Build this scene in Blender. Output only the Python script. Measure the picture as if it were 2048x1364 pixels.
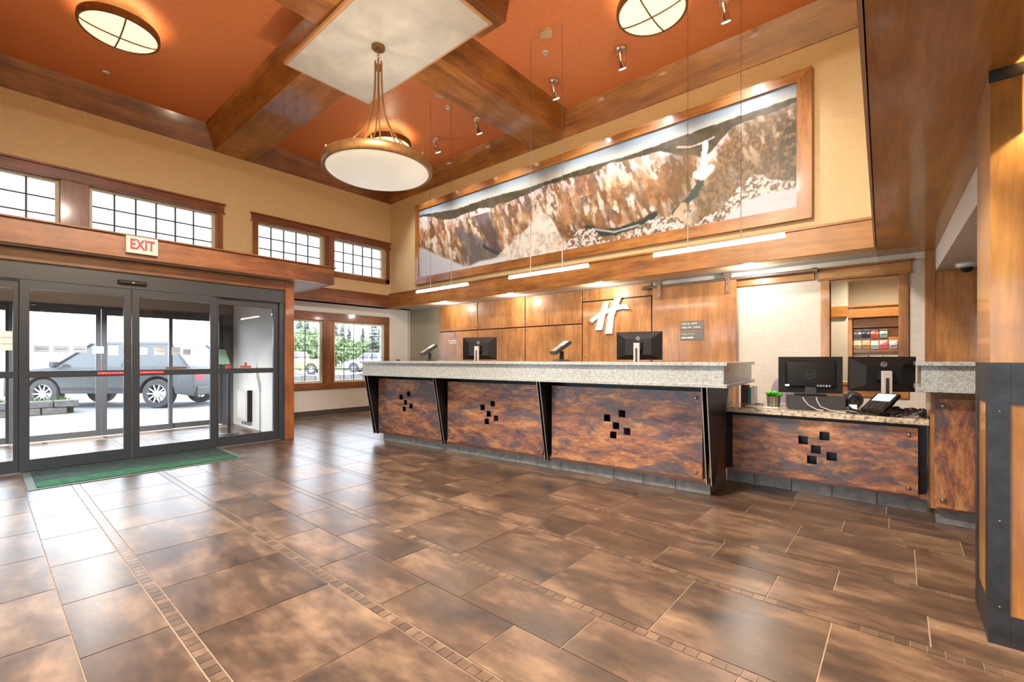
import bpy, bmesh, math, random
import numpy as np
from mathutils import Vector, Matrix
random.seed(7)
RNG = np.random.default_rng(11)
SC = bpy.context.scene
COL = SC.collection
for _o in list(bpy.data.objects):
    bpy.data.objects.remove(_o)

# ------------------------------------------------------------------ camera, sky, exposure
cam_d = bpy.data.cameras.new('camera')
cam = bpy.data.objects.new('camera', cam_d); COL.objects.link(cam)
cam_d.sensor_fit = 'HORIZONTAL'; cam_d.sensor_width = 36.0
cam_d.lens = 907.0 / 2048.0 * 36.0
cam_d.shift_y = (718.0 - 682.0) / 2048.0
cam_d.clip_start = 0.05; cam_d.clip_end = 400
cam.location = (0, 0, 1.2)
cam.rotation_euler = (math.radians(90), 0, math.radians(40.549))
SC.camera = cam

W = bpy.data.worlds.new('overcast_sky'); SC.world = W; W.use_nodes = True
_wn = W.node_tree.nodes; _wl = W.node_tree.links
_bg = _wn['Background']
_bg.inputs[0].default_value = (0.84, 0.93, 1.04, 1)
_bg.inputs[1].default_value = 3.2
SC.view_settings.view_transform = 'Standard'
SC.view_settings.look = 'None'
SC.view_settings.exposure = 1.45
SC.view_settings.gamma = 1.0
SC.view_settings.use_curve_mapping = False
SC.cycles.use_denoising = True
SC.cycles.max_bounces = 6
SC.cycles.use_adaptive_sampling = True
SC.cycles.adaptive_threshold = 0.05
SC.cycles.diffuse_bounces = 3
SC.cycles.glossy_bounces = 2
SC.cycles.transparent_max_bounces = 24
SC.cycles.sample_clamp_indirect = 2.0
SC.cycles.caustics_reflective = False
SC.cycles.caustics_refractive = False

# ------------------------------------------------------------------ material helpers
MATS = {}
def _new(name):
    m = bpy.data.materials.new(name); m.use_nodes = True
    nt = m.node_tree; nt.nodes.clear()
    out = nt.nodes.new('ShaderNodeOutputMaterial')
    MATS[name] = m
    return m, nt, out
def N(nt, t, **kw):
    n = nt.nodes.new(t)
    for k, v in kw.items():
        if k in n.inputs: n.inputs[k].default_value = v
        else: setattr(n, k, v)
    return n
def c4(c): return (c[0], c[1], c[2], 1.0)
def srgb(r, g, b):
    f = lambda v: ((v/255)/12.92 if v/255 <= 0.04045 else (((v/255)+0.055)/1.055)**2.4)
    return (f(r), f(g), f(b))
def bsdf(nt, out, col=None, rough=0.5, metal=0.0, spec=0.5, coat=0.0, coat_rough=0.1):
    b = nt.nodes.new('ShaderNodeBsdfPrincipled')
    if col is not None: b.inputs['Base Color'].default_value = c4(col)
    b.inputs['Roughness'].default_value = rough
    b.inputs['Metallic'].default_value = metal
    b.inputs['Specular IOR Level'].default_value = spec
    b.inputs['Coat Weight'].default_value = coat
    b.inputs['Coat Roughness'].default_value = coat_rough
    nt.links.new(b.outputs[0], out.inputs[0])
    return b
def coords(nt, scale=(1, 1, 1), rand=0.0):
    tc = nt.nodes.new('ShaderNodeTexCoord')
    mp = nt.nodes.new('ShaderNodeMapping'); mp.inputs['Scale'].default_value = scale
    src = tc.outputs['Object']
    if rand:
        oi = nt.nodes.new('ShaderNodeObjectInfo')
        mu = N(nt, 'ShaderNodeMath', operation='MULTIPLY'); mu.inputs[1].default_value = rand
        nt.links.new(oi.outputs['Random'], mu.inputs[0])
        ad = N(nt, 'ShaderNodeVectorMath', operation='ADD')
        nt.links.new(src, ad.inputs[0]); nt.links.new(mu.outputs[0], ad.inputs[1])
        src = ad.outputs[0]
    nt.links.new(src, mp.inputs[0])
    return mp.outputs[0]
def noise(nt, vec, scale=5.0, detail=6.0, rough=0.55, dist=0.0):
    n = nt.nodes.new('ShaderNodeTexNoise')
    n.inputs['Scale'].default_value = scale; n.inputs['Detail'].default_value = detail
    n.inputs['Roughness'].default_value = rough; n.inputs['Distortion'].default_value = dist
    nt.links.new(vec, n.inputs['Vector'])
    return n.outputs[0]
def ramp(nt, fac, stops):
    r = nt.nodes.new('ShaderNodeValToRGB')
    el = r.color_ramp.elements
    while len(el) < len(stops): el.new(0.5)
    for e, (p, c) in zip(el, stops): e.position = p; e.color = c4(c)
    nt.links.new(fac, r.inputs[0])
    return r.outputs[0]
def bump(nt, b, h, strength=0.2, dist=0.01):
    n = nt.nodes.new('ShaderNodeBump'); n.inputs['Strength'].default_value = strength; n.inputs['Distance'].default_value = dist
    nt.links.new(h, n.inputs['Height']); nt.links.new(n.outputs[0], b.inputs['Normal'])
def mixc(nt, fac, a, b, mode='MIX'):
    m = nt.nodes.new('ShaderNodeMix'); m.data_type = 'RGBA'; m.blend_type = mode
    if isinstance(fac, float): m.inputs[0].default_value = fac
    else: nt.links.new(fac, m.inputs[0])
    for i, v in ((6, a), (7, b)):
        if isinstance(v, tuple): m.inputs[i].default_value = c4(v)
        else: nt.links.new(v, m.inputs[i])
    return m.outputs[2]
def maprange(nt, v, a, b, c, d):
    m = nt.nodes.new('ShaderNodeMapRange')
    for i, x in zip((1, 2, 3, 4), (a, b, c, d)): m.inputs[i].default_value = x
    nt.links.new(v, m.inputs[0]); return m.outputs[0]

def plain(name, col, rough=0.5, metal=0.0, spec=0.5, var=0.0, coat=0.0):
    m, nt, out = _new(name); b = bsdf(nt, out, col, rough, metal, spec, coat)
    v = coords(nt); n = noise(nt, v, 14.0, 4.0)
    lo = tuple(x*(1-var-0.03) for x in col); hi = tuple(min(1, x*(1+var+0.03)) for x in col)
    nt.links.new(ramp(nt, n, [(0.3, lo), (0.7, hi)]), b.inputs['Base Color'])
    return m
def wood(name, axis, dark=(0.19, 0.068, 0.016), mid=(0.40, 0.165, 0.036), light=(0.56, 0.27, 0.075), rough=0.35, rand=3.0, blotch=0.75):
    m, nt, out = _new(name); b = bsdf(nt, out, mid, rough, 0, 0.5, 0.45, 0.10)
    s = [5.0, 5.0, 5.0]; s[axis] = 0.5
    v = coords(nt, tuple(s), rand)
    big = noise(nt, v, 0.9, 5, 0.6, 0.6)
    fine = noise(nt, v, 7.0, 6, 0.65, 0.2)
    v2 = coords(nt, (1, 1, 1), rand)
    blot = noise(nt, v2, 2.6, 3, 0.6, 0.3)
    col = ramp(nt, big, [(0.28, dark), (0.5, mid), (0.72, light)])
    fc = ramp(nt, fine, [(0.35, (0.62, 0.58, 0.55)), (0.62, (1.05, 1.05, 1.05))])
    bc = ramp(nt, blot, [(0.3, (0.6, 0.55, 0.52)), (0.65, (1.1, 1.1, 1.1))])
    c = mixc(nt, 0.7, col, fc, 'MULTIPLY'); c = mixc(nt, blotch, c, bc, 'MULTIPLY')
    nt.links.new(c, b.inputs['Base Color'])
    nt.links.new(maprange(nt, fine, 0.2, 0.8, rough-0.06, rough+0.12), b.inputs['Roughness'])
    bump(nt, b, fine, 0.06, 0.01)
    return m
def emit(name, col, strength, base=(0.8, 0.8, 0.8)):
    m, nt, out = _new(name); b = bsdf(nt, out, base, 0.4)
    b.inputs['Emission Color'].default_value = c4(col); b.inputs['Emission Strength'].default_value = strength
    return m
def glassmat(name, tint=(0.95, 0.96, 0.965), refl=1.0):
    m, nt, out = _new(name)
    tr = N(nt, 'ShaderNodeBsdfTransparent'); tr.inputs[0].default_value = c4(tint)
    gl = N(nt, 'ShaderNodeBsdfGlossy'); gl.inputs['Roughness'].default_value = 0.015
    fr = N(nt, 'ShaderNodeFresnel'); fr.inputs['IOR'].default_value = 1.45
    mu = N(nt, 'ShaderNodeMath', operation='MULTIPLY'); mu.inputs[1].default_value = refl
    mx = N(nt, 'ShaderNodeMixShader')
    nt.links.new(fr.outputs[0], mu.inputs[0]); nt.links.new(mu.outputs[0], mx.inputs[0])
    nt.links.new(tr.outputs[0], mx.inputs[1]); nt.links.new(gl.outputs[0], mx.inputs[2])
    nt.links.new(mx.outputs[0], out.inputs[0])
    return m

# woods: grain along x, y, z
WX = wood('alder_wood_x', 0); WY = wood('alder_wood_y', 1); WZ = wood('alder_wood_z', 2)
DWX = wood('dark_alder_x', 0, (0.12, 0.040, 0.011), (0.28, 0.105, 0.026), (0.43, 0.19, 0.05))
DWY = wood('dark_alder_y', 1, (0.12, 0.040, 0.011), (0.28, 0.105, 0.026), (0.43, 0.19, 0.05))
RWY = wood('red_alder_y', 1, (0.10, 0.034, 0.016), (0.25, 0.085, 0.034), (0.38, 0.15, 0.055))
RWZ = wood('red_alder_z', 2, (0.12, 0.036, 0.014), (0.29, 0.095, 0.032), (0.42, 0.16, 0.05))
PWZ = wood('panel_wood_z', 2, (0.32, 0.13, 0.035), (0.52, 0.235, 0.07), (0.62, 0.32, 0.115), 0.42)

def make_floor_mat(name, dark, mid, light):
    m, nt, out = _new(name); b = bsdf(nt, out, mid, 0.2, 0, 1.0)
    cloud = noise(nt, coords(nt, (1.0, 2.0, 1.0), 40.0), 1.7, 9, 0.64, 0.25)
    mott = noise(nt, coords(nt, (1.0, 1.8, 1.0), 40.0), 13.0, 8, 0.68, 0.1)
    streak = noise(nt, coords(nt, (1.5, 8.0, 1.0), 40.0), 2.2, 5, 0.55, 0.2)
    oi = nt.nodes.new('ShaderNodeObjectInfo')
    col = ramp(nt, cloud, [(0.27, dark), (0.5, mid), (0.73, light)])
    mo = ramp(nt, mott, [(0.28, (0.62, 0.61, 0.60)), (0.72, (1.30, 1.29, 1.28))])
    st = ramp(nt, streak, [(0.35, (0.78, 0.76, 0.74)), (0.65, (1.12, 1.1, 1.08))])
    c = mixc(nt, 0.8, col, mo, 'MULTIPLY'); c = mixc(nt, 0.7, c, st, 'MULTIPLY')
    tint = ramp(nt, oi.outputs['Random'], [(0.0, (0.82, 0.80, 0.79)), (1.0, (1.08, 1.06, 1.04))])
    c = mixc(nt, 1.0, c, tint, 'MULTIPLY')
    nt.links.new(c, b.inputs['Base Color'])
    nt.links.new(maprange(nt, cloud, 0.3, 0.7, 0.285, 0.34), b.inputs['Roughness'])
    return m
TILE = make_floor_mat('slate_floor_tile', (0.022, 0.019, 0.018), (0.098, 0.062, 0.041), (0.285, 0.19, 0.12))
MOSA = make_floor_mat('mosaic_floor_tile', (0.06, 0.045, 0.035), (0.125, 0.083, 0.055), (0.24, 0.165, 0.105))
GROUT = plain('floor_grout', (0.30, 0.225, 0.16), 0.7, var=0.1)
BASET = plain('grey_base_tile', (0.16, 0.158, 0.155), 0.28, var=0.3)

def wallpaper(name, col, rough=0.75):
    m, nt, out = _new(name); b = bsdf(nt, out, col, rough, 0, 0.3)
    w1 = noise(nt, coords(nt, (120, 120, 6)), 1.0, 3); w2 = noise(nt, coords(nt, (6, 6, 120)), 1.0, 3)
    f = N(nt, 'ShaderNodeMath', operation='ADD'); nt.links.new(w1, f.inputs[0]); nt.links.new(w2, f.inputs[1])
    h = N(nt, 'ShaderNodeMath', operation='MULTIPLY'); h.inputs[1].default_value = 0.5; nt.links.new(f.outputs[0], h.inputs[0])
    nt.links.new(ramp(nt, h.outputs[0], [(0.35, tuple(x*0.88 for x in col)), (0.65, tuple(min(1, x*1.08) for x in col))]), b.inputs['Base Color'])
    bump(nt, b, h.outputs[0], 0.15, 0.003)
    return m
GOLD = wallpaper('woven_gold_wallcovering', (0.72, 0.56, 0.33))
CREAM = wallpaper('woven_cream_wallcovering', (0.70, 0.64, 0.57))
WHITE = plain('white_paint', (0.76, 0.76, 0.75), 0.6)
GREYW = plain('pale_grey_paint', (0.55, 0.55, 0.53), 0.6)
ORANGE = plain('orange_ceiling_paint', (0.78, 0.275, 0.105), 0.45, var=0.02)
SAGE = plain('sage_grey_paint', (0.36, 0.35, 0.27), 0.5)
BLKM = plain('black_anodised_metal', (0.055, 0.062, 0.075), 0.32, 0.3, 0.5)  # black lifted in tone to imitate lens flare
BLKF = plain('black_steel', (0.012, 0.012, 0.013), 0.35, 0.5, 0.5, var=0.3)
BLKS = plain('blackened_steel_plate', (0.045, 0.048, 0.055), 0.4, 0.6, var=0.25)
STEEL = plain('brushed_steel', (0.42, 0.42, 0.44), 0.35, 0.9)
EDGE = plain('bare_steel_edge', (0.55, 0.55, 0.53), 0.3, 0.8)
CHROME = plain('chrome', (0.75, 0.75, 0.75), 0.12, 1.0)
BRONZE = plain('bronze_metal', (0.25, 0.135, 0.05), 0.38, 0.7, var=0.15)
RAILM = plain('antique_nickel', (0.30, 0.22, 0.17), 0.35, 0.8)
BLKP = plain('black_plastic', (0.012, 0.010, 0.009), 0.42, 0.0, 0.3)
DGREY = plain('dark_grey_plastic', (0.035, 0.031, 0.029), 0.4)
LGREY = plain('light_grey_plastic', (0.50, 0.46, 0.43), 0.35)
WPLAST = plain('white_plastic', (0.78, 0.77, 0.74), 0.35)
PAPER = plain('white_paper', (0.85, 0.85, 0.84), 0.7)
GREYP = plain('grey_paper', (0.33, 0.34, 0.35), 0.7)
RED = plain('red_print', (0.62, 0.02, 0.035), 0.45)
MATG = plain('green_mat_pile', (0.012, 0.10, 0.035), 0.95, var=0.4)
MATD = plain('charcoal_mat_pile', (0.016, 0.04, 0.032), 0.95, var=0.5)
MATE = plain('rubber_mat_edge', (0.10, 0.12, 0.10), 0.6)
GLASS = glassmat('clear_glass')
DIMG = glassmat('sky_dimming_glass', (0.66, 0.67, 0.68), 1.0)  # tint added so the sky behind the high windows looks dimmer
LEAD = plain('dark_muntin', (0.06, 0.06, 0.065), 0.5)
VINYL = plain('cream_window_vinyl', (0.72, 0.66, 0.52), 0.45)

def granite(name, base, dark, scale=90.0):
    m, nt, out = _new(name); b = bsdf(nt, out, base, 0.16, 0, 0.5)
    v = coords(nt)
    n1 = noise(nt, v, scale, 3, 0.7); n2 = noise(nt, v, scale*0.35, 4, 0.6)
    a = ramp(nt, n1, [(0.36, dark), (0.44, tuple(x*0.75 for x in base)), (0.55, base), (0.72, tuple(min(1, x*1.35) for x in base))])
    bb = ramp(nt, n2, [(0.35, (0.78, 0.74, 0.66)), (0.65, (1.08, 1.06, 1.04))])
    nt.links.new(mixc(nt, 0.9, a, bb, 'MULTIPLY'), b.inputs['Base Color'])
    return m
GRAN = granite('speckled_grey_granite', (0.40, 0.43, 0.435), (0.20, 0.21, 0.205), 110.0)
GRANB = granite('beige_granite', (0.60, 0.51, 0.38), (0.16, 0.11, 0.07), 50.0)

def rust(name, axis=0, warm=1.0):
    m, nt, out = _new(name); b = bsdf(nt, out, (0.2, 0.1, 0.05), 0.33, 0.3, 0.6)
    s = [6.5, 6.5, 6.5]; s[axis] = 2.2
    v = coords(nt, tuple(s), 9.0)
    n1 = noise(nt, v, 1.5, 12, 0.74, 0.5); n2 = noise(nt, v, 0.8, 10, 0.7, 0.6); n3 = noise(nt, v, 7.0, 6, 0.75, 0.3); n4 = noise(nt, coords(nt, (1.3, 1.3, 1.3), 9.0), 1.2, 4, 0.6)
    a = ramp(nt, n1, [(0.34, (0.055, 0.036, 0.048)), (0.43, (0.16, 0.085, 0.075)), (0.50, (0.30, 0.125, 0.060)), (0.57, (0.44, 0.20, 0.080)), (0.68, (0.56, 0.33, 0.17))])
    g = ramp(nt, n2, [(0.50, (0.0, 0.0, 0.0)), (0.58, (0.9, 0.9, 0.9))])
    c = mixc(nt, g, a, (0.10, 0.085, 0.09))
    f = ramp(nt, n3, [(0.35, (0.6, 0.58, 0.58)), (0.6, (1.12, 1.12, 1.12))])
    c = mixc(nt, 0.75, c, f, 'MULTIPLY')
    z = ramp(nt, n4, [(0.35, (0.78, 0.74, 0.78)), (0.65, (1.15, 1.1, 1.05))])
    nt.links.new(mixc(nt, 0.8, c, z, 'MULTIPLY'), b.inputs['Base Color'])
    nt.links.new(maprange(nt, n1, 0.3, 0.7, 0.29, 0.42), b.inputs['Roughness'])
    return m
RUSTX = rust('rust_patina_x', 0); RUSTZ = rust('rust_patina_z', 2)

def cloudmat():
    m, nt, out = _new('painted_cloud_panel'); b = bsdf(nt, out, (0.8, 0.8, 0.8), 0.6)
    n = noise(nt, coords(nt), 3.2, 9, 0.6, 0.3)
    nt.links.new(ramp(nt, n, [(0.32, (0.47, 0.52, 0.58)), (0.5, (0.56, 0.585, 0.61)), (0.68, (0.65, 0.66, 0.67))]), b.inputs['Base Color'])
    return m
CLOUD = cloudmat()
def paintmat():
    m, nt, out = _new('mural_paint'); b = bsdf(nt, out, None, 0.4, 0, 0.35)
    a = nt.nodes.new('ShaderNodeVertexColor'); a.layer_name = 'paint'
    nt.links.new(a.outputs[0], b.inputs['Base Color'])
    return m
MURAL = paintmat()
DIFF = emit('warm_lamp_diffuser', (1.0, 0.86, 0.62), 0.36, (0.85, 0.80, 0.70))
BOWL = emit('alabaster_bowl_glass', (1.0, 0.93, 0.80), 0.16, (0.80, 0.77, 0.70))
LED = emit('led_tube', (1.0, 0.92, 0.80), 16.0)
BULB = emit('spot_bulb', (1.0, 0.86, 0.66), 6.0)
EMBL = emit('lit_emblem_face', (1.0, 0.97, 0.85), 0.16, (0.85, 0.85, 0.8))
DOWN = emit('downlight_lens', (1.0, 0.88, 0.70), 6.0)

# ------------------------------------------------------------------ mesh builder
ORG = {}
class MB:
    def __init__(s): s.v = []; s.f = []
    def add(s, vs, fs):
        o = len(s.v); s.v += [tuple(v) for v in vs]; s.f += [tuple(i+o for i in f) for f in fs]; return s
    def box(s, x0, x1, y0, y1, z0, z1):
        vs = [(x, y, z) for z in (z0, z1) for y in (y0, y1) for x in (x0, x1)]
        return s.add(vs, [(0, 2, 3, 1), (4, 5, 7, 6), (0, 1, 5, 4), (2, 6, 7, 3), (0, 4, 6, 2), (1, 3, 7, 5)])
    def hexa(s, b, t):                    # bottom 4 and top 4 points, both counter-clockwise from above
        return s.add(list(b)+list(t), [(3, 2, 1, 0), (4, 5, 6, 7), (0, 1, 5, 4), (1, 2, 6, 5), (2, 3, 7, 6), (3, 0, 4, 7)])
    def prism(s, poly, axis, a0, a1):     # poly in the two other axes (cyclic order kept), extruded along axis
        def p(q, a):
            if axis == 0: return (a, q[0], q[1])
            if axis == 1: return (q[0], a, q[1])
            return (q[0], q[1], a)
        n = len(poly)
        vs = [p(q, a0) for q in poly] + [p(q, a1) for q in poly]
        fs = [tuple(range(n))[::-1], tuple(range(n, 2*n))] + [(i, (i+1) % n, n+(i+1) % n, n+i) for i in range(n)]
        return s.add(vs, fs)
    def cyl(s, p0, p1, r0, r1=None, n=14, caps=True):
        r1 = r0 if r1 is None else r1
        p0 = Vector(p0); p1 = Vector(p1); d = (p1-p0).normalized()
        a = Vector((1, 0, 0)) if abs(d.x) < 0.9 else Vector((0, 1, 0))
        u = d.cross(a).normalized(); w = d.cross(u)
        vs = []
        for p, r in ((p0, r0), (p1, r1)):
            for i in range(n):
                t = 2*math.pi*i/n; vs.append(tuple(p+u*math.cos(t)*r+w*math.sin(t)*r))
        fs = [(i, (i+1) % n, n+(i+1) % n, n+i) for i in range(n)]
        if caps: fs += [tuple(range(n))[::-1], tuple(range(n, 2*n))]
        return s.add(vs, fs)
    def tube(s, pts, r, n=8, caps=True):
        pts = [Vector(p) for p in pts]; rings = []; u = None
        for i, p in enumerate(pts):
            d = (pts[min(i+1, len(pts)-1)]-pts[max(i-1, 0)]).normalized()
            if u is None:
                a = Vector((0, 0, 1)) if abs(d.z) < 0.9 else Vector((1, 0, 0)); u = d.cross(a).normalized()
            u = (u-d*u.dot(d)).normalized(); w = d.cross(u)
            rr = r[i] if isinstance(r, (list, tuple)) else r
            rings.append([tuple(p+u*math.cos(2*math.pi*k/n)*rr+w*math.sin(2*math.pi*k/n)*rr) for k in range(n)])
        vs = [v for q in rings for v in q]; fs = []
        for i in range(len(pts)-1):
            for k in range(n): fs.append((i*n+k, i*n+(k+1) % n, (i+1)*n+(k+1) % n, (i+1)*n+k))
        if caps: fs += [tuple(range(n))[::-1], tuple(range((len(pts)-1)*n, len(pts)*n))]
        return s.add(vs, fs)
    def lathe(s, prof, c=(0, 0, 0), n=32):   # profile of (r, z)
        vs = []; fs = []; m = len(prof)
        for r, z in prof:
            for k in range(n):
                t = 2*math.pi*k/n; vs.append((c[0]+r*math.cos(t), c[1]+r*math.sin(t), c[2]+z))
        for i in range(m-1):
            for k in range(n): fs.append((i*n+k, i*n+(k+1) % n, (i+1)*n+(k+1) % n, (i+1)*n+k))
        return s.add(vs, fs)
    def plate(s, a0, a1, b0, b1, t0, t1, holes, fn):   # rectangle in (a,b) with rectangular holes and thickness t
        A = sorted({a0, a1, *[min(max(q, a0), a1) for h in holes for q in h[:2]]})
        B = sorted({b0, b1, *[min(max(q, b0), b1) for h in holes for q in h[2:]]})
        def full(i, j):
            if i < 0 or j < 0 or i >= len(A)-1 or j >= len(B)-1: return False
            a, b = (A[i]+A[i+1])/2, (B[j]+B[j+1])/2
            return not any(h[0] < a < h[1] and h[2] < b < h[3] for h in holes)
        idx = {}; vs = []; fs = []
        def V(i, j, k):
            if (i, j, k) not in idx: idx[(i, j, k)] = len(vs); vs.append(fn(A[i], B[j], (t0, t1)[k]))
            return idx[(i, j, k)]
        for i in range(len(A)-1):
            for j in range(len(B)-1):
                if not full(i, j): continue
                fs.append((V(i, j, 0), V(i+1, j, 0), V(i+1, j+1, 0), V(i, j+1, 0)))
                fs.append((V(i, j+1, 1), V(i+1, j+1, 1), V(i+1, j, 1), V(i, j, 1)))
                for (di, dj, e) in ((-1, 0, ((i, j), (i, j+1))), (1, 0, ((i+1, j+1), (i+1, j))), (0, -1, ((i+1, j), (i, j))), (0, 1, ((i, j+1), (i+1, j+1)))):
                    if not full(i+di, j+dj):
                        (p, q) = e; fs.append((V(*p, 0), V(*q, 0), V(*q, 1), V(*p, 1)))
        return s.add(vs, fs)
    def mesh(s, name, off=(0, 0, 0), bevel=0.0, seg=1, smooth=False):
        bm = bmesh.new()
        for v in s.v: bm.verts.new((v[0]-off[0], v[1]-off[1], v[2]-off[2]))
        bm.verts.ensure_lookup_table()
        for f in s.f:
            try: bm.faces.new([bm.verts[i] for i in f])
            except ValueError: pass
        bmesh.ops.recalc_face_normals(bm, faces=bm.faces)
        if bevel:
            ed = [e for e in bm.edges if len(e.link_faces) == 2 and e.calc_face_angle(0) > 0.6]
            bmesh.ops.bevel(bm, geom=ed, offset=bevel, segments=seg, affect='EDGES', profile=0.5, clamp_overlap=True)
        me = bpy.data.meshes.new(name); bm.to_mesh(me); bm.free()
        if smooth:
            me.polygons.foreach_set('use_smooth', [True]*len(me.polygons))
            try: me.set_sharp_from_angle(angle=math.radians(35))
            except Exception: pass
        return me
    def build(s, name, mat, parent=None, bevel=0.0, seg=1, smooth=False, label=None, origin=None):
        if parent is None:
            if origin is None:
                xs = [v[0] for v in s.v]; ys = [v[1] for v in s.v]; zs = [v[2] for v in s.v]
                origin = ((min(xs)+max(xs))/2, (min(ys)+max(ys))/2, min(zs))
            off = origin
        else: off = ORG.get(parent.name, (0, 0, 0))
        me = s.mesh(name, off, bevel, seg, smooth)
        if mat: me.materials.append(mat)
        o = bpy.data.objects.new(name, me); COL.objects.link(o)
        if parent is None: o.location = off
        else: o.parent = parent
        ORG[o.name] = off
        if label: o['label'] = label
        return o
def B(*a): return MB().box(*a)
def tag(o, label, cat, group=None, kind=None):
    o['label'] = label; o['category'] = cat
    if group: o['group'] = group
    if kind: o['kind'] = kind
    return o
def thing(name, label, cat, loc=(0, 0, 0), group=None, kind=None):
    o = bpy.data.objects.new(name, None); COL.objects.link(o)
    o.location = loc; o.empty_display_size = 0.1; ORG[o.name] = tuple(loc)
    return tag(o, label, cat, group, kind)
def dup(root, loc, label=None, rotz=None):
    def cp(o, par):
        c = o.copy(); COL.objects.link(c); c.parent = par
        for ch in list(o.children): cp(ch, c)
        return c
    r = cp(root, None); r.location = loc
    if rotz is not None: r.rotation_euler = (0, 0, rotz)
    if label: r['label'] = label
    return r
def inst(name, me, parent, loc, label=None):
    o = bpy.data.objects.new(name, me); COL.objects.link(o); o.parent = parent; o.location = loc
    if label: o['label'] = label
    return o
def lamp(kind, name, parent, loc, energy, col, **kw):
    d = bpy.data.lights.new(name, kind); d.energy = energy; d.color = col
    for k, v in kw.items(): setattr(d, k, v)
    o = bpy.data.objects.new(name, d); COL.objects.link(o)
    if parent is not None:
        off = ORG.get(parent.name, (0, 0, 0)); o.parent = parent
        loc = tuple(a-b for a, b in zip(loc, off))
    o.location = loc
    return o
_fontcurve = None
def text_mb(txt, size, depth, fn, align='CENTER', bold=0.0):
    """lettering as real geometry: fn maps (right, up, out) to a point"""
    cu = bpy.data.curves.new('lettering', 'FONT'); cu.body = txt; cu.size = size; cu.align_x = align; cu.align_y = 'CENTER'
    cu.extrude = depth/2; cu.offset = bold; cu.resolution_u = 2
    ob = bpy.data.objects.new('lettering_tmp', cu); COL.objects.link(ob)
    dg = bpy.context.evaluated_depsgraph_get(); dg.update()
    me = bpy.data.meshes.new_from_object(ob.evaluated_get(dg))
    mb = MB(); mb.add([fn(v.co.x, v.co.y, v.co.z+depth/2) for v in me.vertices], [tuple(p.vertices) for p in me.polygons])
    bpy.data.objects.remove(ob); bpy.data.curves.remove(cu); bpy.data.meshes.remove(me)
    return mb
AMBER = (1.0, 0.70, 0.40); WARM = (1.0, 0.80, 0.56); NEUT = (1.0, 0.93, 0.83)
# mappings of (a, b, t) for walls
fX = lambda a, b, t: (t, a, b)       # plane across x : a = y, b = z
fY = lambda a, b, t: (a, t, b)       # plane across y : a = x, b = z
fZ = lambda a, b, t: (a, b, t)
def placed(name, mb, mat, parent, loc, rot=(0, 0, 0), smooth=True, bevel=0.0):
    """a part modelled around its own origin, put at a world point of its (unrotated) thing"""
    off = ORG.get(parent.name, (0, 0, 0))
    me = mb.mesh(name, (0, 0, 0), bevel, 1, smooth); me.materials.append(mat)
    o = bpy.data.objects.new(name, me); COL.objects.link(o); o.parent = parent
    o.location = tuple(a-b for a, b in zip(loc, off)); o.rotation_euler = rot
    ORG[o.name] = (0, 0, 0)
    return o
# lamp powers (watts)
CH_W, DOME_W, SPOT_W, REC_W, LNG_W, PAN_W, DRUM_W = 5, 3, 40, 9, 400, 60, 240

# ================================================================== THE SETTING
XL, YB, CZ, XW, YW = -9.15, 6.27, 5.22, -9.40, 6.95
def struct(o, label, cat): return tag(o, label, cat, kind='structure')

# ---- floor: grout bed and every tile
fl = B(-9.55, 4.0, -4.6, 8.7, -0.12, -0.004).build('floor', GROUT, origin=(0, 0, 0))
struct(fl, 'glossy brown slate tile floor with mosaic strips running across the lobby', 'floor')
PITCH, STRIP, S0, G = 0.655, 0.052, 0.58, 0.0035
big_me = B(-0.3015, 0.3015, -0.2965, 0.2965, -0.012, 0.0).mesh('floor_tile'); big_me.materials.append(TILE)
half_me = B(-0.3015, 0.3015, -0.1465, 0.1465, -0.012, 0.0).mesh('half_floor_tile'); half_me.materials.append(TILE)
mos_me = B(-0.0255, 0.0255, -0.0245, 0.0245, -0.012, 0.0).mesh('mosaic_tile'); mos_me.materials.append(MOSA)
def in_view(x, y, m=0.0):
    s, c = math.sin(math.radians(40.549)), math.cos(math.radians(40.549))
    f = -s*x+c*y; r = c*x+s*y
    if f < 0.4: return False
    u = 1024+907*r/f; v = 718+907*1.2/f
    return -60-m < u < 2108+m and v < 1430+m
def under(x, y):        # covered by the desk or beyond the room
    if y > 4.85 and x > -5.4: return True
    if y > 4.45 and -5.2 < x < -1.5: return True
    if x < -6.85 and y > 3.3 and x < -9.2: return True
    return y > 6.85
mos = []
rest = {'b': [], 'h': [], 'm': []}
for k in range(-8, 11):
    ys = S0+PITCH*k
    n = 0
    x = -9.37
    while x < 3.9:                                   # mosaic strip
        mos.append((x, ys)); x += 0.0545
    y0 = ys+STRIP/2+G; w = PITCH-STRIP-2*G
    rows = [(y0+w/2, 'b', {0: -2.32, 2: -1.454, 4: -1.76, -2: -2.0, 6: -1.3}.get(k, -1.9))] if k % 2 == 0 else \
           [(y0+w*0.25, 'h', -2.03+0.1*k), (y0+w*0.75, 'h', -1.78+0.1*k)]
    for (yc, kd, off) in rows:
        for i in range(-14, 12):
            xc = off+0.3025+0.61*i
            if xc < -9.3 or xc > 3.9 or yc < -4.5: continue
            if in_view(xc, yc, 250) and not under(xc, yc):
                inst('floor_tile' if kd == 'b' else 'half_floor_tile', big_me if kd == 'b' else half_me, fl, (xc, yc, 0))
            else: rest[kd].append((xc, yc))
mos_v = sorted([p for p in mos if in_view(*p) and not under(*p)], key=lambda p: p[0]**2+p[1]**2)
near = set(mos_v[:300])
for p in mos_v[:300]: inst('mosaic_tile', mos_me, fl, (p[0], p[1], 0))
mm = MB()
for p in mos:
    if p not in near: mm.box(p[0]-0.0255, p[0]+0.0255, p[1]-0.0245, p[1]+0.0245, -0.012, -0.0001)
o = mm.build('mosaic_strips', MOSA, fl); o['kind'] = 'stuff'
mm = MB()
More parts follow.
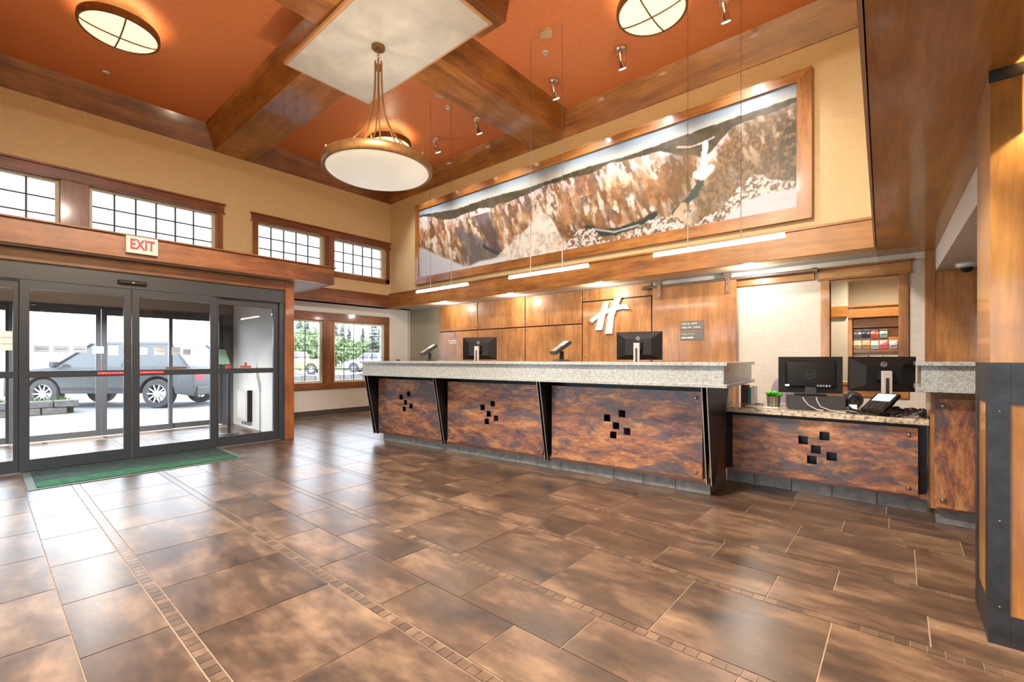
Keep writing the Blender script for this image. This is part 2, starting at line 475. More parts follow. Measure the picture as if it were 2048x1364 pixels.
for p in rest['b']: mm.box(p[0]-0.3015, p[0]+0.3015, p[1]-0.2965, p[1]+0.2965, -0.012, 0)
for p in rest['h']: mm.box(p[0]-0.3015, p[0]+0.3015, p[1]-0.1465, p[1]+0.1465, -0.012, 0)
o = mm.build('tile_field', TILE, fl); o['kind'] = 'stuff'

# ---- ceiling, crowns and beams
ce = B(-9.45, -0.05, -0.5, 6.55, CZ, CZ+0.12).build('ceiling', ORANGE, origin=(-4.6, 2.95, CZ))
struct(ce, 'burnt orange painted coffered ceiling', 'ceiling')
YN = -0.40                                              # near edge of the tall space
def crown(name, pts, mat, label):
    o = MB().hexa(*pts).build(name, mat); struct(o, label, 'crown moulding'); return o
zb, FL = 4.85, 0.18
crown('trim_1', ([(XL, YN, zb), (XL+0.02, YN, zb), (XL+0.02, YB, zb), (XL, YB, zb)], [(XL, YN, CZ), (XL+FL, YN, CZ), (XL+FL, YB, CZ), (XL, YB, CZ)]), DWY, 'slanted dark wood crown along the gold wall above the entrance')
crown('trim_2', ([(XL, YB-0.02, zb), (-0.1, YB-0.02, zb), (-0.1, YB, zb), (XL, YB, zb)], [(XL, YB-FL, CZ), (-0.1, YB-FL, CZ), (-0.1, YB, CZ), (XL, YB, CZ)]), WX, 'slanted wood crown above the framed mural')
bA = MB().hexa([(XL, 2.65, zb), (-0.15, 2.65, zb), (-0.15, 3.26, zb), (XL, 3.26, zb)], [(XL, 2.47, CZ), (-0.15, 2.47, CZ), (-0.15, 3.44, CZ), (XL, 3.44, CZ)]).build('ceiling_beam', WX)
struct(bA, 'wide boxed wood beam running from the entrance wall under the cloud panel', 'beam')
bB = MB().hexa([(-4.84, YN, zb+0.002), (-4.24, YN, zb+0.002), (-4.24, YB, zb+0.002), (-4.84, YB, zb+0.002)], [(-5.02, YN, CZ), (-4.06, YN, CZ), (-4.06, YB, CZ), (-5.02, YB, CZ)]).build('ceiling_beam', WY)
struct(bB, 'boxed wood beam running from the mural wall under the cloud panel', 'beam')
bC = MB().hexa([(-3.62, 2.37, zb-0.03), (-3.22, 2.37, zb-0.03), (-3.22, 3.66, zb-0.03), (-3.62, 3.66, zb-0.03)], [(-3.62, 2.37, CZ), (-3.16, 2.37, CZ), (-3.16, 3.70, CZ), (-3.62, 3.70, CZ)]).build('ceiling_beam', DWY)
struct(bC, 'short dark wood cross block at the end of the cloud panel', 'beam')
# near and right upper walls of the tall space (behind and above the camera)
o = B(-9.15, -0.05, YN-0.12, YN, 2.42, CZ).build('wall_front', GOLD); struct(o, 'gold wallcovered bulkhead wall facing the mural', 'wall')
o = MB().hexa([(-0.06, YN, 2.62), (0.06, YN, 2.62), (0.0, 6.5, 2.62), (-0.2, 6.5, 2.62)], [(-0.06, YN, CZ+0.1), (0.06, YN, CZ+0.1), (0.0, 6.5, CZ+0.1), (-0.2, 6.5, CZ+0.1)]).build('wall_right', GOLD)
struct(o, 'gold wallcovered bulkhead wall above the wood soffit', 'wall')

# ---- left wall, upper and lower
UPW = [(-1.05, 0.727, 2.75, 3.79), (1.033, 2.679, 2.75, 3.79), (3.357, 4.649, 3.05, 3.79), (4.869, 6.127, 3.05, 3.79)]
wl = MB().plate(-0.6, YB, 2.40, CZ+0.1, XL, XW, UPW, fX).build('wall_left', GOLD)
struct(wl, 'upper entrance wall covered in woven gold wallcovering', 'wall')
LOW = [(3.45, 4.743, 0.69, 2.03), (4.99, 6.27, 0.69, 2.03)]
o = MB().plate(3.05, 7.1, 0.0, 2.5, XW, XW-0.15, LOW, fX).build('wall_left_lower', WHITE)
struct(o, 'white lower wall around the two lobby windows', 'wall')
o = MB().plate(-4.6, -0.7, 0.0, 2.75, XW, XW-0.15, [], fX).build('wall_left_near', CREAM); struct(o, 'cream wall beside the entrance vestibule', 'wall')
o = B(XW, XL+0.03, 3.0, YB+0.0, 2.40, 2.69).build('trim_3', RWY); struct(o, 'dark red wood band above the two lobby windows', 'trim')
o = B(XW, -9.39+0.008, 3.15, 6.95, 0.0, 0.11).build('baseboard_left', plain('charcoal_baseboard', (0.07, 0.06, 0.058), 0.4)); struct(o, 'charcoal baseboard under the lobby windows', 'baseboard')
def window(num, y0, y1, z0, z1, nx, nz, xg, label, gm=DIMG):
    mw = 0.0115 if gm is DIMG else 0.0065
    w = thing('window_%d' % num, label, 'window', (xg, (y0+y1)/2, z0), kind='structure')
    f = 0.045
    MB().plate(y0, y1, z0, z1, xg-0.04, xg+0.05, [(y0+f, y1-f, z0+f, z1-f)], fX).build('window_frame', VINYL, w)
    ny = nx; dy = (y1-y0-2*f)/ny; dz = (z1-z0-2*f)/nz
    for i in range(ny):
        for j in range(nz):
            a = y0+f+dy*i; b = z0+f+dz*j
            B(xg-0.004, xg+0.004, a+0.005, a+dy-0.005, b+0.005, b+dz-0.005).build('pane', gm, w)
    for i in range(1, ny):
        a = y0+f+dy*i; B(xg-0.008, xg+0.008, a-mw, a+mw, z0+f, z1-f).build('muntin', LEAD, w)
    for j in range(1, nz):
        b = z0+f+dz*j; B(xg-0.0075, xg+0.0075, y0+f, y1-f, b-mw*0.9, b+mw*0.9).build('muntin', LEAD, w)
window(1, -1.05, 0.727, 2.75, 3.79, 6, 4, -9.27, 'high gridded window above the far end of the entrance doors')
window(2, 1.033, 2.679, 2.75, 3.79, 6, 4, -9.27, 'high gridded window directly above the exit sign')
window(3, 3.357, 4.649, 3.05, 3.79, 5, 3, -9.27, 'high gridded window just past the end of the entrance header')
window(4, 4.869, 6.127, 3.05, 3.79, 5, 3, -9.27, 'high gridded window in the corner next to the mural wall')
window(5, 3.45, 4.743, 0.69, 2.03, 4, 5, -9.47, 'lower gridded lobby window beside the entrance door casing', GLASS)
window(6, 4.99, 6.27, 0.69, 2.03, 5, 5, -9.47, 'lower gridded lobby window in the corner behind the desk end', GLASS)
def casing(num, y0, y1, z0, z1, x, holes, headz, label, hm=RWY, vm=RWZ, ear=0.0):
    t = thing('trim_%d' % num, label, 'window trim', (x, (y0+y1)/2, z0), kind='structure')
    B(x, x+0.035, y0-ear, y1+ear, headz, z1).build('head_board', hm, t, 0.004)
    if ear:
        B(x, x+0.055, y0-ear-0.02, y1+ear+0.02, z1, z1+0.03).build('head_cap', hm, t, 0.004)
        B(x, x+0.045, y0-ear-0.015, y1+ear+0.015, headz-0.02, headz).build('fillet', hm, t, 0.003)
    for (a, b) in holes: B(x, x+0.03, a, b, z0, headz-0.0).build('post', vm, t, 0.004)
    return t
casing(4, -1.2, 2.78, 2.62, 3.92, XL, [(-1.2, -1.05), (0.727, 1.033), (2.679, 2.78)], 3.79, 'dark red wood casing of the two high windows over the doors', ear=0.02)
casing(5, 3.27, 6.235, 2.96, 3.90, XL, [(3.27, 3.357), (4.649, 4.869), (6.127, 6.235)], 3.79, 'dark red wood casing of the two high windows near the mural corner', ear=0.02)
o = B(XL, XL+0.03, 3.27, 6.235, 2.95, 3.05).build('trim_6', RWY, bevel=0.004); struct(o, 'wood sill board under the high windows near the mural corner', 'trim')
t = casing(7, 3.3, 6.40, 0.69, 2.20, XW, [(3.3, 3.45), (4.743, 4.99), (6.27, 6.40)], 2.03, 'greyish wood casing around the two lower lobby windows')
B(XW, XW+0.05, 3.28, 6.42, 0.56, 0.69).build('sill_board', RWY, t, 0.004)

# ---- back wall, upper
o = B(XW, -0.2, YB, YB+0.25, 2.40, CZ+0.1).build('wall_back', CREAM if False else GOLD); struct(o, 'mural wall covered in woven gold wallcovering', 'wall')
o = B(XL, -0.19, YB-0.035, YB, 2.40, 2.705).build('trim_8', WX, bevel=0.004); struct(o, 'wood band running under the mural', 'trim')
o = B(XL, -0.19, YB-0.05, YB, 2.705, 2.735).build('trim_9', WX, bevel=0.004); struct(o, 'thin wood ledge capping the band under the mural', 'trim')
o = B(XW, -0.24, YB, YW+0.15, 2.42, 2.56).build('ceiling_recess', WHITE); struct(o, 'white soffit underside above the panelled wall', 'ceiling')
o = B(XW-0.1, XL, 3.0, 7.0, 2.42, 2.6).build('ceiling_recess_side', WHITE); struct(o, 'white soffit underside above the lobby windows', 'ceiling')
# recess wall with pass-through opening
PT = (-0.671, -0.013, 0.92, 2.18)
wr = MB().plate(XW-0.1, 4.0, 0.0, 2.6, YW, YW+0.12, [PT, (-9.34, -8.19, -1, 2.415)], fY).build('wall_back_lower', CREAM)
struct(wr, 'cream wall behind the reception desk', 'wall')
d3 = thing('door_3', 'sage grey flush door in the corner behind the desk', 'door', (-8.76, YW+0.04, 0), kind='structure')
B(-9.34, -8.19, YW+0.03, YW+0.075, 0.0, 2.415).build('door_slab', SAGE, d3, 0.003)
placed('door_knob', MB().lathe([(0.0, 0.0), (0.028, 0.0), (0.03, 0.012), (0.012, 0.02), (0.012, 0.045), (0.03, 0.055), (0.03, 0.075), (0.0, 0.085)], n=16), STEEL, d3, (-8.27, YW+0.03, 1.05), (math.radians(90), 0, 0))
# wood wall panels with bolts
bolt_me = MB().lathe([(0.0, 0.012), (0.008, 0.011), (0.0125, 0.006), (0.0135, 0.0)], n=10).mesh('bolt', smooth=True); bolt_me.materials.append(RAILM)
def bolt(parent, x, y, z, s=1.0, name='bolt'):        # round head facing -y
    off = ORG[parent.name]
    o = bpy.data.objects.new(name, bolt_me); COL.objects.link(o); o.parent = parent
    o.location = (x-off[0], y-off[1], z-off[2]); o.rotation_euler = (math.radians(90), 0, 0); o.scale = (s, s, s)
    return o
PX = [-8.158, -6.895, -5.584, -4.284, -2.998]
g = 0.012
for i in range(4):
    rows = [(0.1, 1.815), (1.835, 2.415)] if i < 3 else [(0.1, 2.195), (2.215, 2.415)]
    for (z0, z1) in rows:
        p = B(PX[i]+g, PX[i+1]-g, YW-0.03, YW-0.001, z0, z1).build('wood_panel', PWZ, wr, 0.003)
        for bx in (PX[i]+0.06, PX[i+1]-0.06):
            for bz in (z0+0.05 if z0 > 1 else 1.23, z1-0.05): bolt(p, bx, YW-0.03, bz, 0.9)
o = B(-8.15, -3.0, YW-0.006, YW-0.0005, 0.0, 2.415).build('trim_10', BLKP); struct(o, 'dark backing showing in the gaps between the wall panels', 'trim')
# ---- pass-through window casing
t = thing('trim_11', 'alder wood casing of the pass-through opening beside the barn door', 'window trim', (-0.34, YW, 0.78), kind='structure')
B(-0.765, -0.671, YW-0.035, YW+0.12, 0.92, 2.194).build('post', WZ, t, 0.004)
B(-0.013, 0.079, YW-0.035, YW+0.12, 0.92, 2.194).build('post', WZ, t, 0.004)
B(-0.785, 0.10, YW-0.04, YW, 2.21, 2.325).build('head_board', WX, t, 0.004)
B(-0.81, 0.125, YW-0.06, YW, 2.325, 2.35).build('head_cap', WX, t, 0.004)
B(-0.80, 0.115, YW-0.05, YW, 2.19, 2.21).build('fillet', WX, t, 0.004)
B(-0.671, -0.013, YW, YW+0.12, 2.165, 2.19).build('head_lining', WX, t, 0.002)
B(-0.78, 0.09, YW-0.06, YW+0.14, 0.88, 0.92).build('sill_board', WX, t, 0.004)
B(-0.765, 0.079, YW-0.03, YW, 0.74, 0.88).build('apron_board', WX, t, 0.004)
# ---- room beyond the pass-through
o = MB().plate(-2.6, 1.6, 0, 2.75, 8.55, 8.67, [], fY).build('wall_pantry_back', plain('beige_pantry_paint', (0.60, 0.53, 0.41), 0.6)); struct(o, 'beige wall of the pantry seen through the pass-through', 'wall')
o = B(-2.7, -2.6, 7.07, 8.67, 0, 2.75).build('wall_pantry_side', WHITE); struct(o, 'white side wall of the pantry', 'wall')
o = B(1.5, 1.6, 7.07, 8.55, 0, 2.75).build('wall_pantry_end', WHITE); struct(o, 'white end wall of the pantry', 'wall')
o = B(-2.7, 1.6, 6.95+0.12, 8.67, 2.62, 2.75).build('ceiling_pantry', WHITE); struct(o, 'white pantry ceiling', 'ceiling')
o = B(-2.6, -0.58, 8.22, 8.55, 0.0, 2.62).build('wall_pantry_pier', plain('warm_white_pantry_paint', (0.66, 0.63, 0.56), 0.6)); struct(o, 'pale pier wall left of the snack shelves in the pantry', 'wall')
# ---- wood soffit over the camera side, bulkhead and right end
so = MB().prism([(-0.03, -0.55), (3.9, -0.55), (3.9, 7.07), (-0.215, 7.07), (-0.195, 6.36), (-0.093, 1.95)], 2, 2.42, 2.62).build('ceiling_soffit', wood('soffit_wood_y', 1, (0.36, 0.155, 0.028), (0.50, 0.235, 0.047), (0.64, 0.35, 0.085), 0.35, 3.0, 0.3))
struct(so, 'polished wood soffit underside overhead beside the column', 'ceiling')
o = MB().prism([(-0.05, -0.5), (-0.035, -0.5), (-0.098, 1.95), (-0.20, 6.27), (-0.215, 6.27), (-0.113, 1.95)], 2, 2.41, 2.66).build('trim_12', plain('pale_soffit_edge', (0.5, 0.36, 0.24), 0.4)); struct(o, 'pale edge strip along the wood soffit', 'trim')
o = MB().prism([(0.375, 3.9), (3.9, 3.9), (3.9, 6.94), (0.302, 6.94)], 2, 2.18, 2.42).build('ceiling_bulkhead', plain('warm_white_bulkhead', (0.66, 0.62, 0.56), 0.6)); struct(o, 'white dropped bulkhead past the column', 'ceiling')
o = B(0.213, 0.30, YW-0.03, YW, 1.0, 2.42).build('trim_13', WZ); struct(o, 'narrow wood pilaster at the end of the cream wall', 'trim')
o = B(0.302, 1.6, YW-0.025, YW, 0.0, 2.18).build('trim_14', WZ); struct(o, 'wood panelled wall under the white bulkhead', 'trim')
# ---- side, near walls and near ceiling
o = B(3.9, 4.0, -4.6, 7.07, 0, 2.75).build('wall_right_lower', CREAM); struct(o, 'cream side wall beyond the column', 'wall')
NWIN = [(-8.6, -6.4, 0.35, 2.45), (-5.8, -3.6, 0.35, 2.45), (-3.0, -0.8, 0.35, 2.45), (0.4, 2.6, 0.35, 2.45)]  # unseen openings added to let fill daylight into the lobby
o = MB().plate(-9.55, 4.0, 0.0, 2.75, -4.6, -4.75, NWIN, fY).build('wall_near', CREAM); struct(o, 'cream wall with added fill-light windows behind the viewer', 'wall')
for i, (a, b, z0, z1) in enumerate(NWIN):
    w = thing('window_%d' % (7+i), 'added fill-light window behind the viewer, %s from the entrance side' % ('first', 'second', 'third', 'fourth')[i], 'window', ((a+b)/2, -4.68, z0), kind='structure')
    MB().plate(a, b, z0, z1, -4.72, -4.62, [(a+0.05, (a+b)/2-0.03, z0+0.05, z1-0.05), ((a+b)/2+0.03, b-0.05, z0+0.05, z1-0.05)], fY).build('window_frame', VINYL, w)
    B(a+0.05, (a+b)/2-0.03, -4.674, -4.666, z0+0.05, z1-0.05).build('pane', GLASS, w)
    B((a+b)/2+0.03, b-0.05, -4.674, -4.666, z0+0.05, z1-0.05).build('pane', GLASS, w)
o = B(-9.5, 4.0, -4.75, YN-0.05, 2.60, 2.75).build('ceiling_lounge', WHITE); struct(o, 'white lounge ceiling behind the viewer', 'ceiling')

# ---- column
CX0, CX1, CY0, CY1 = 0.29, 0.95, 2.78, 3.20
co = thing('column_clad', 'wood clad square column with blackened steel corner angles', 'column', (0.62, 2.99, 0), kind='structure')
B(CX0, CX1, CY0, CY1, 0, 2.42).build('shaft', wood('column_wood_z', 2, (0.26, 0.105, 0.022), (0.44, 0.20, 0.040), (0.58, 0.29, 0.075), 0.35), co)
B(CX0-0.004, CX1, CY0-0.006, CY0, 2.37, 2.42).build('top_band', BLKS, co)
q = 0.006
MB().prism([(CX0-q, CY0-q), (CX0+0.058, CY0-q), (CX0+0.058, CY0), (CX0, CY0), (CX0, CY0+0.075), (CX0-q, CY0+0.075)], 2, 0, 1.185).build('corner_angle', BLKS, co)
MB().prism([(CX0-q, CY1+q), (CX0-q, CY1-0.075), (CX0, CY1-0.075), (CX0, CY1), (CX0+0.06, CY1), (CX0+0.06, CY1+q)], 2, 0, 1.185).build('corner_angle', BLKS, co)
B(CX0+0.06, CX1, CY0-q*0.8, CY0, 1.01, 1.185).build('belt_plate', BLKS, co)
B(CX0+0.06, CX1, CY0-q*0.8, CY0, 0.0, 0.13).build('kick_plate', BLKS, co)
B(CX0-q*0.8, CX0, CY0+0.075, CY1-0.075, 1.01, 1.185).build('belt_plate', BLKS, co)
B(CX0-q*0.8, CX0, CY0+0.075, CY1-0.075, 0.0, 0.15).build('kick_plate', BLKS, co)
for z in (0.16, 0.52, 0.98):
    bolt(co, CX0+0.028, CY0-q, z, 0.35)

# ================================================================== ENTRANCE
XD = -7.0
vest = B(XW, XD-0.1, 3.03, 3.064, 0, 2.36).build('wall_vestibule_right', WHITE); struct(vest, 'white side wall of the glazed vestibule', 'wall')
o = B(XW, XD, -0.80, -0.70, 0, 2.36).build('wall_vestibule_left', WHITE); struct(o, 'white side wall at the other end of the vestibule', 'wall')
o = B(XW, XD+0.02, -0.72, 3.08, 2.22, 2.36).build('ceiling_vestibule', GREYW); struct(o, 'grey vestibule ceiling', 'ceiling')
eh = thing('trim_15', 'heavy wood header shelf over the entrance doors', 'header', (-8, 1.2, 2.36), kind='structure')
B(XL+0.03, -6.79, -1.3, 3.56, 2.37, 2.60).build('header_core', WHITE, eh)
B(-6.79, -6.75, -1.34, 3.6, 2.365, 2.615).build('fascia_board', RWY, eh, 0.004)
B(XL+0.03, -6.79, 3.56, 3.6, 2.365, 2.615).build('end_board', DWX, eh, 0.004)
B(XL+0.03, -6.72, -1.36, 3.62, 2.615, 2.635).build('cap_board', RWY, eh, 0.003)
ca = thing('trim_16', 'red brown wood casing around the sliding entrance doors', 'door trim', (-7, 1.2, 0), kind='structure')
B(XD-0.10, XD+0.05, 2.937, 3.065, 0, 2.36).build('jamb_board', RWZ, ca, 0.004)
B(XD-0.10, XD+0.05, -0.75, 2.937, 2.222, 2.36).build('head_board', RWY, ca, 0.004)
# inner doors
d1 = thing('door_1', 'dark framed automatic sliding glass doors between lobby and vestibule', 'door', (XD, 1.165, 0), kind='structure')
B(XD-0.09, XD+0.02, -0.72, 2.937, 2.035, 2.222).build('door_header', BLKM, d1, 0.004)
B(XD-0.08, XD+0.012, 2.87, 2.937, 0, 2.035).build('jamb', BLKM, d1, 0.003)
B(XD-0.08, XD+0.012, -0.72, -0.66, 0, 2.035).build('jamb', BLKM, d1, 0.003)
B(XD-0.09, XD+0.0, -0.72, 2.937, 0.0, 0.012).build('threshold', STEEL, d1)
def leaf(par, y0, y1, x, st=0.072, sr=None, z1=2.03, gm=GLASS, mid=True, nm='door_leaf', lowrail=0.125, fm=BLKM):
    sr = sr or st
    hs = [(y0+st, y1-sr, 0.014+lowrail, 1.0), (y0+st, y1-sr, 1.07, z1-0.085)] if mid else [(y0+st, y1-sr, 0.014+lowrail, z1-0.1)]
    l = MB().plate(y0, y1, 0.014, z1, x-0.022, x+0.022, hs, fX).build(nm, fm, par, 0.003)
    for h in hs: B(x-0.004, x+0.004, h[0]-0.005, h[1]+0.005, h[2]-0.005, h[3]+0.005).build('glass_pane', gm, l)
    return l
l1 = leaf(d1, 0.255, 1.163, XD)
l2 = leaf(d1, 1.167, 2.05, XD)
l3 = leaf(d1, 2.03, 2.868, XD-0.05, 0.06, 0.07)
l4 = leaf(d1, -0.66, 0.27, XD-0.05, 0.07, 0.06)
sn = B(XD+0.02, XD+0.055, 1.035, 1.305, 2.085, 2.135).build('motion_sensor', BLKP, d1, 0.01, 2)
placed('sensor_eye', MB().lathe([(0, 0.0), (0.012, 0.0), (0.012, 0.01), (0, 0.014)][::-1], n=12), CHROME, sn, (XD+0.055, 1.175, 2.105), (0, math.radians(90), 0))
for l, ya, yb in ((l1, 0.86, 1.09), (l2, 1.238, 1.475)):
    st = B(XD+0.022, XD+0.0235, ya, yb, 1.022, 1.052).build('push_sticker', RED, l)
    text_mb('IN EMERGENCY PUSH TO OPEN', 0.0155, 0.0006, lambda r, u, t, yc=(ya+yb)/2: (XD+0.0236+t, yc+r, 1.037+u)).build('sticker_lettering', PAPER, l)
lk = MB().cyl((XD+0.022, 1.128, 1.17), (XD+0.034, 1.128, 1.17), 0.014, n=14).build('lock_cylinder', CHROME, d1)
# small caution decals on the glass
for (l, y0, y1, z0, z1, x, m) in ((l2, 1.50, 1.72, 1.075, 1.10, XD+0.005, RAILM), (l3, 2.36, 2.50, 1.075, 1.105, XD-0.045, plain('red_brown_print', (0.33, 0.10, 0.06), 0.5)), (l3, 2.415, 2.445, 1.105, 1.15, XD-0.045, RED)):
    B(x, x+0.0015, y0, y1, z0, z1).build('glass_decal', m, l)
# outer doors
OUTM = plain('hazed_door_metal', (0.13, 0.14, 0.155), 0.35, 0.3)  # glare haze is put into this lighter metal colour
d2 = thing('door_2', 'dark framed outer sliding doors at the far side of the vestibule', 'door', (XW, 1.165, 0), kind='structure')
B(XW-0.10, XW+0.02, -0.72, 3.05, 1.98, 2.40).build('door_header', OUTM, d2)
B(XW-0.09, XW+0.01, 2.86, 3.05, 0, 1.98).build('jamb', OUTM, d2)
B(XW-0.09, XW+0.01, -0.72, -0.62, 0, 1.98).build('jamb', OUTM, d2)
leaf(d2, 0.24, 1.20, XW-0.02, 0.06, 0.06, 1.98, mid=False, lowrail=0.09, fm=OUTM)
leaf(d2, 1.205, 2.11, XW-0.02, 0.065, 0.05, 1.98, mid=False, lowrail=0.09, fm=OUTM)
leaf(d2, 2.06, 2.86, XW-0.065, 0.05, 0.05, 1.98, mid=False, lowrail=0.09, fm=OUTM)
leaf(d2, -0.62, 0.26, XW-0.065, 0.05, 0.05, 1.98, mid=False, lowrail=0.09, fm=OUTM)
# paper notices taped on the glass
def notice(y, z, w, h, x, mat, label, lines=1):
    t = thing('paper_notice', label, 'notice', (x, y, z-h/2), group='paper notices taped to the door glass')
    B(x, x+0.001, y-w/2, y+w/2, z-h/2, z+h/2).build('sheet', mat, t)
    ink = GREYP if mat is PAPER else BLKP
    for i in range(lines):
        zz = z+h/2-h*(i+1)/(lines+1)
        B(x+0.001, x+0.0014, y-w*0.36, y+w*(0.36-0.12*(i % 2)), zz-0.003, zz+0.003).build('printed_line', ink, t)
xo = XW+0.004
notice(0.56, 1.345, 0.16, 0.10, xo, GREYP, 'grey paper notice nearest the far edge of the outer door')
notice(0.76, 1.345, 0.17, 0.10, xo, GREYP, 'grey paper notice second from the far edge of the outer door')
notice(0.96, 1.345, 0.16, 0.10, xo, GREYP, 'grey paper notice third from the far edge of the outer door')
notice(1.165, 1.34, 0.13, 0.11, xo+0.002, PAPER, 'white paper notice on the stile between the outer doors')
notice(1.34, 1.335, 0.12, 0.15, xo, PAPER, 'tall white paper notice just past the outer door stile')
notice(1.69, 1.33, 0.16, 0.12, xo, PAPER, 'white paper notice beside the centre of the sliding doors', 2)
notice(1.93, 1.33, 0.15, 0.13, xo, PAPER, 'white paper notice left of the thin outer door stile')
notice(2.155, 1.335, 0.12, 0.13, xo, PAPER, 'white paper notice right of the thin outer door stile')
notice(2.31, 1.32, 0.11, 0.10, xo, PAPER, 'small white paper notice farthest toward the sign stand')
notice(0.18, 1.39, 0.15, 0.2, XD-0.044, PAPER, 'white paper notice on the side glass left of the sliding doors', 2)
# wall heater and sign stand in the vestibule
h = thing('wall_heater', 'white louvred wall heater low on the vestibule side wall', 'heater', (-8.72, 3.0, 0.12))
B(-8.95, -8.49, 2.945, 3.05, 0.12, 0.66).build('housing', GREYW, h, 0.006)
for i in range(7): B(-8.91+i*0.054, -8.875+i*0.054, 2.938, 2.946, 0.17, 0.61).build('louvre', WHITE, h)
B(-8.488, -8.482, 2.95, 3.05, 0.12, 0.66).build('side_grille', BLKP, h)
s = thing('sign_stand', 'black pole sign stand with tilted frame in the vestibule', 'sign stand', (-8.16, 2.57, 0))
MB().lathe([(0, 0), (0.14, 0), (0.14, 0.012), (0.03, 0.022), (0.03, 0.022), (0, 0.022)], (-8.16, 2.57, 0), 20).build('base', BLKM, s, smooth=True)
MB().cyl((-8.16, 2.57, 0.02), (-8.16, 2.57, 1.10), 0.026, n=14).build('pole', BLKM, s, smooth=True)
MB().cyl((-8.16, 2.57, 1.02), (-8.16, 2.57, 1.10), 0.04, n=14).build('red_collar', RED, s, smooth=True, label='red collar')
fr = MB().hexa([(-8.17, 2.40, 1.10), (-8.15, 2.40, 1.10), (-8.15, 2.60, 1.10), (-8.17, 2.60, 1.10)], [(-8.29, 2.36, 1.38), (-8.27, 2.36, 1.38), (-8.27, 2.56, 1.38), (-8.29, 2.56, 1.38)]).build('frame', BLKM, s)
MB().hexa([(-8.155, 2.415, 1.115), (-8.147, 2.415, 1.115), (-8.147, 2.585, 1.115), (-8.155, 2.585, 1.115)], [(-8.272, 2.378, 1.365), (-8.264, 2.378, 1.365), (-8.264, 2.548, 1.365), (-8.272, 2.548, 1.365)]).build('leaflet', plain('green_leaflet', (0.25, 0.42, 0.32), 0.6), fr)
# exit sign
ex = thing('exit_sign', 'cream exit sign with red letters on the wood header', 'sign', (-6.75, 1.215, 2.42))
B(-6.75, -6.70, 1.067, 1.361, 2.42, 2.615).build('housing', plain('cream_sign_plastic', (0.82, 0.77, 0.64), 0.45), ex, 0.005)
text_mb('EXIT', 0.150, 0.004, lambda r, u, t: (-6.6995+t, 1.214+r*0.74, 2.518+u*1.08), bold=0.0045).build('sign_lettering', emit('red_exit_letters', (1.0, 0.03, 0.06), 0.22, (0.7, 0.02, 0.04)), ex)
# entrance mat
mt = thing('entrance_mat', 'green striped entrance mat lying in front of the sliding doors', 'mat', (-6.5, 1.2, 0))
MB().prism([(-7.0, 0.27), (-6.0, 0.27), (-6.03, 2.08), (-7.0, 2.10)], 2, 0.0005, 0.006).build('rubber_edge', MATE, mt)
MB().prism([(-6.97, 0.33), (-6.06, 0.33), (-6.09, 2.02), (-6.97, 2.04)], 2, 0.006, 0.011).build('pile', MATD, mt)
MB().prism([(-6.33, 0.335), (-6.06, 0.335), (-6.085, 2.015), (-6.35, 2.02)], 2, 0.011, 0.0125).build('green_stripe', MATG, mt, label='bright green stripe')

# ================================================================== CEILING FIXTURES
cp = thing('cloud_panel', 'rectangular ceiling panel painted with pale clouds above the chandelier', 'ceiling panel', (-4.525, 2.98, 4.79))
B(-5.69, -3.36, 2.425, 3.54, 4.795, 4.848).build('painted_board', CLOUD, cp)
MB().plate(-5.72, -3.33, 2.395, 3.57, 4.80, 4.848, [(-5.69, -3.36, 2.425, 3.54)], fZ).build('edge_frame', plain('pale_wood_edging', (0.52, 0.32, 0.18), 0.4), cp)

CHX, CHY = -4.56, 2.965
ch = thing('bowl_chandelier', 'large bronze ringed bowl chandelier hanging from the cloud panel', 'chandelier', (CHX, CHY, 4.795))
MB().lathe([(0, 0), (0.075, 0), (0.075, -0.03), (0.07, -0.035), (0.0, -0.035)], (CHX, CHY, 4.795), 28).build('ceiling_canopy', BRONZE, ch, smooth=True)
cn = MB()
for i in range(5):
    z = 4.76-i*0.032
    pts = [(CHX+(0.012*math.cos(t) if i % 2 else 0), CHY+(0 if i % 2 else 0.012*math.cos(t)), z-0.02+0.022*math.sin(t)) for t in np.linspace(0, 2*math.pi, 11)]
    cn.tube(pts, 0.0035, 5, False)
cn.build('chain', BRONZE, ch, smooth=True)
MB().lathe([(0, 0.03), (0.035, 0.03), (0.035, -0.03), (0, -0.03)], (CHX, CHY, 4.55), 18).build('hub', BRONZE, ch, smooth=True)
RZ = 3.40
for i in range(6):
    a = math.radians(20+60*i); pts = []
    for t in np.linspace(0, 1, 18):
        r = 0.04+0.54*(t**3.2) if t < 1 else 0.58
        z = 4.62-(4.62-RZ-0.05)*(1-(1-t)**1.12)
        pts.append((CHX+r*math.cos(a), CHY+r*math.sin(a), z))
    pts.append((CHX+0.585*math.cos(a), CHY+0.585*math.sin(a), RZ+0.01))
    rd = MB().tube(pts, 0.0085, 7).build('suspension_rod', BRONZE, ch, smooth=True)
    MB().cyl((CHX+0.585*math.cos(a), CHY+0.585*math.sin(a), RZ), (CHX+0.585*math.cos(a), CHY+0.585*math.sin(a), RZ+0.09), 0.013, n=8).build('rod_clip', BRONZE, rd, smooth=True)
MB().lathe([(0.555, 0.055), (0.60, 0.055), (0.612, 0.03), (0.612, -0.03), (0.60, -0.05), (0.575, -0.05), (0.555, -0.035), (0.555, 0.055)], (CHX, CHY, RZ), 64).build('ring', BRONZE, ch, smooth=True)
MB().lathe([(0.575, -0.03)]+[(0.575*math.cos(t), -0.03-0.11*math.sin(t)) for t in np.linspace(0.1, math.pi/2, 9)], (CHX, CHY, RZ), 64).build('bowl', BOWL, ch, smooth=True)
lamp('POINT', 'chandelier_bulb', ch, (CHX, CHY, RZ+0.05), CH_W*3, WARM, shadow_soft_size=0.06)

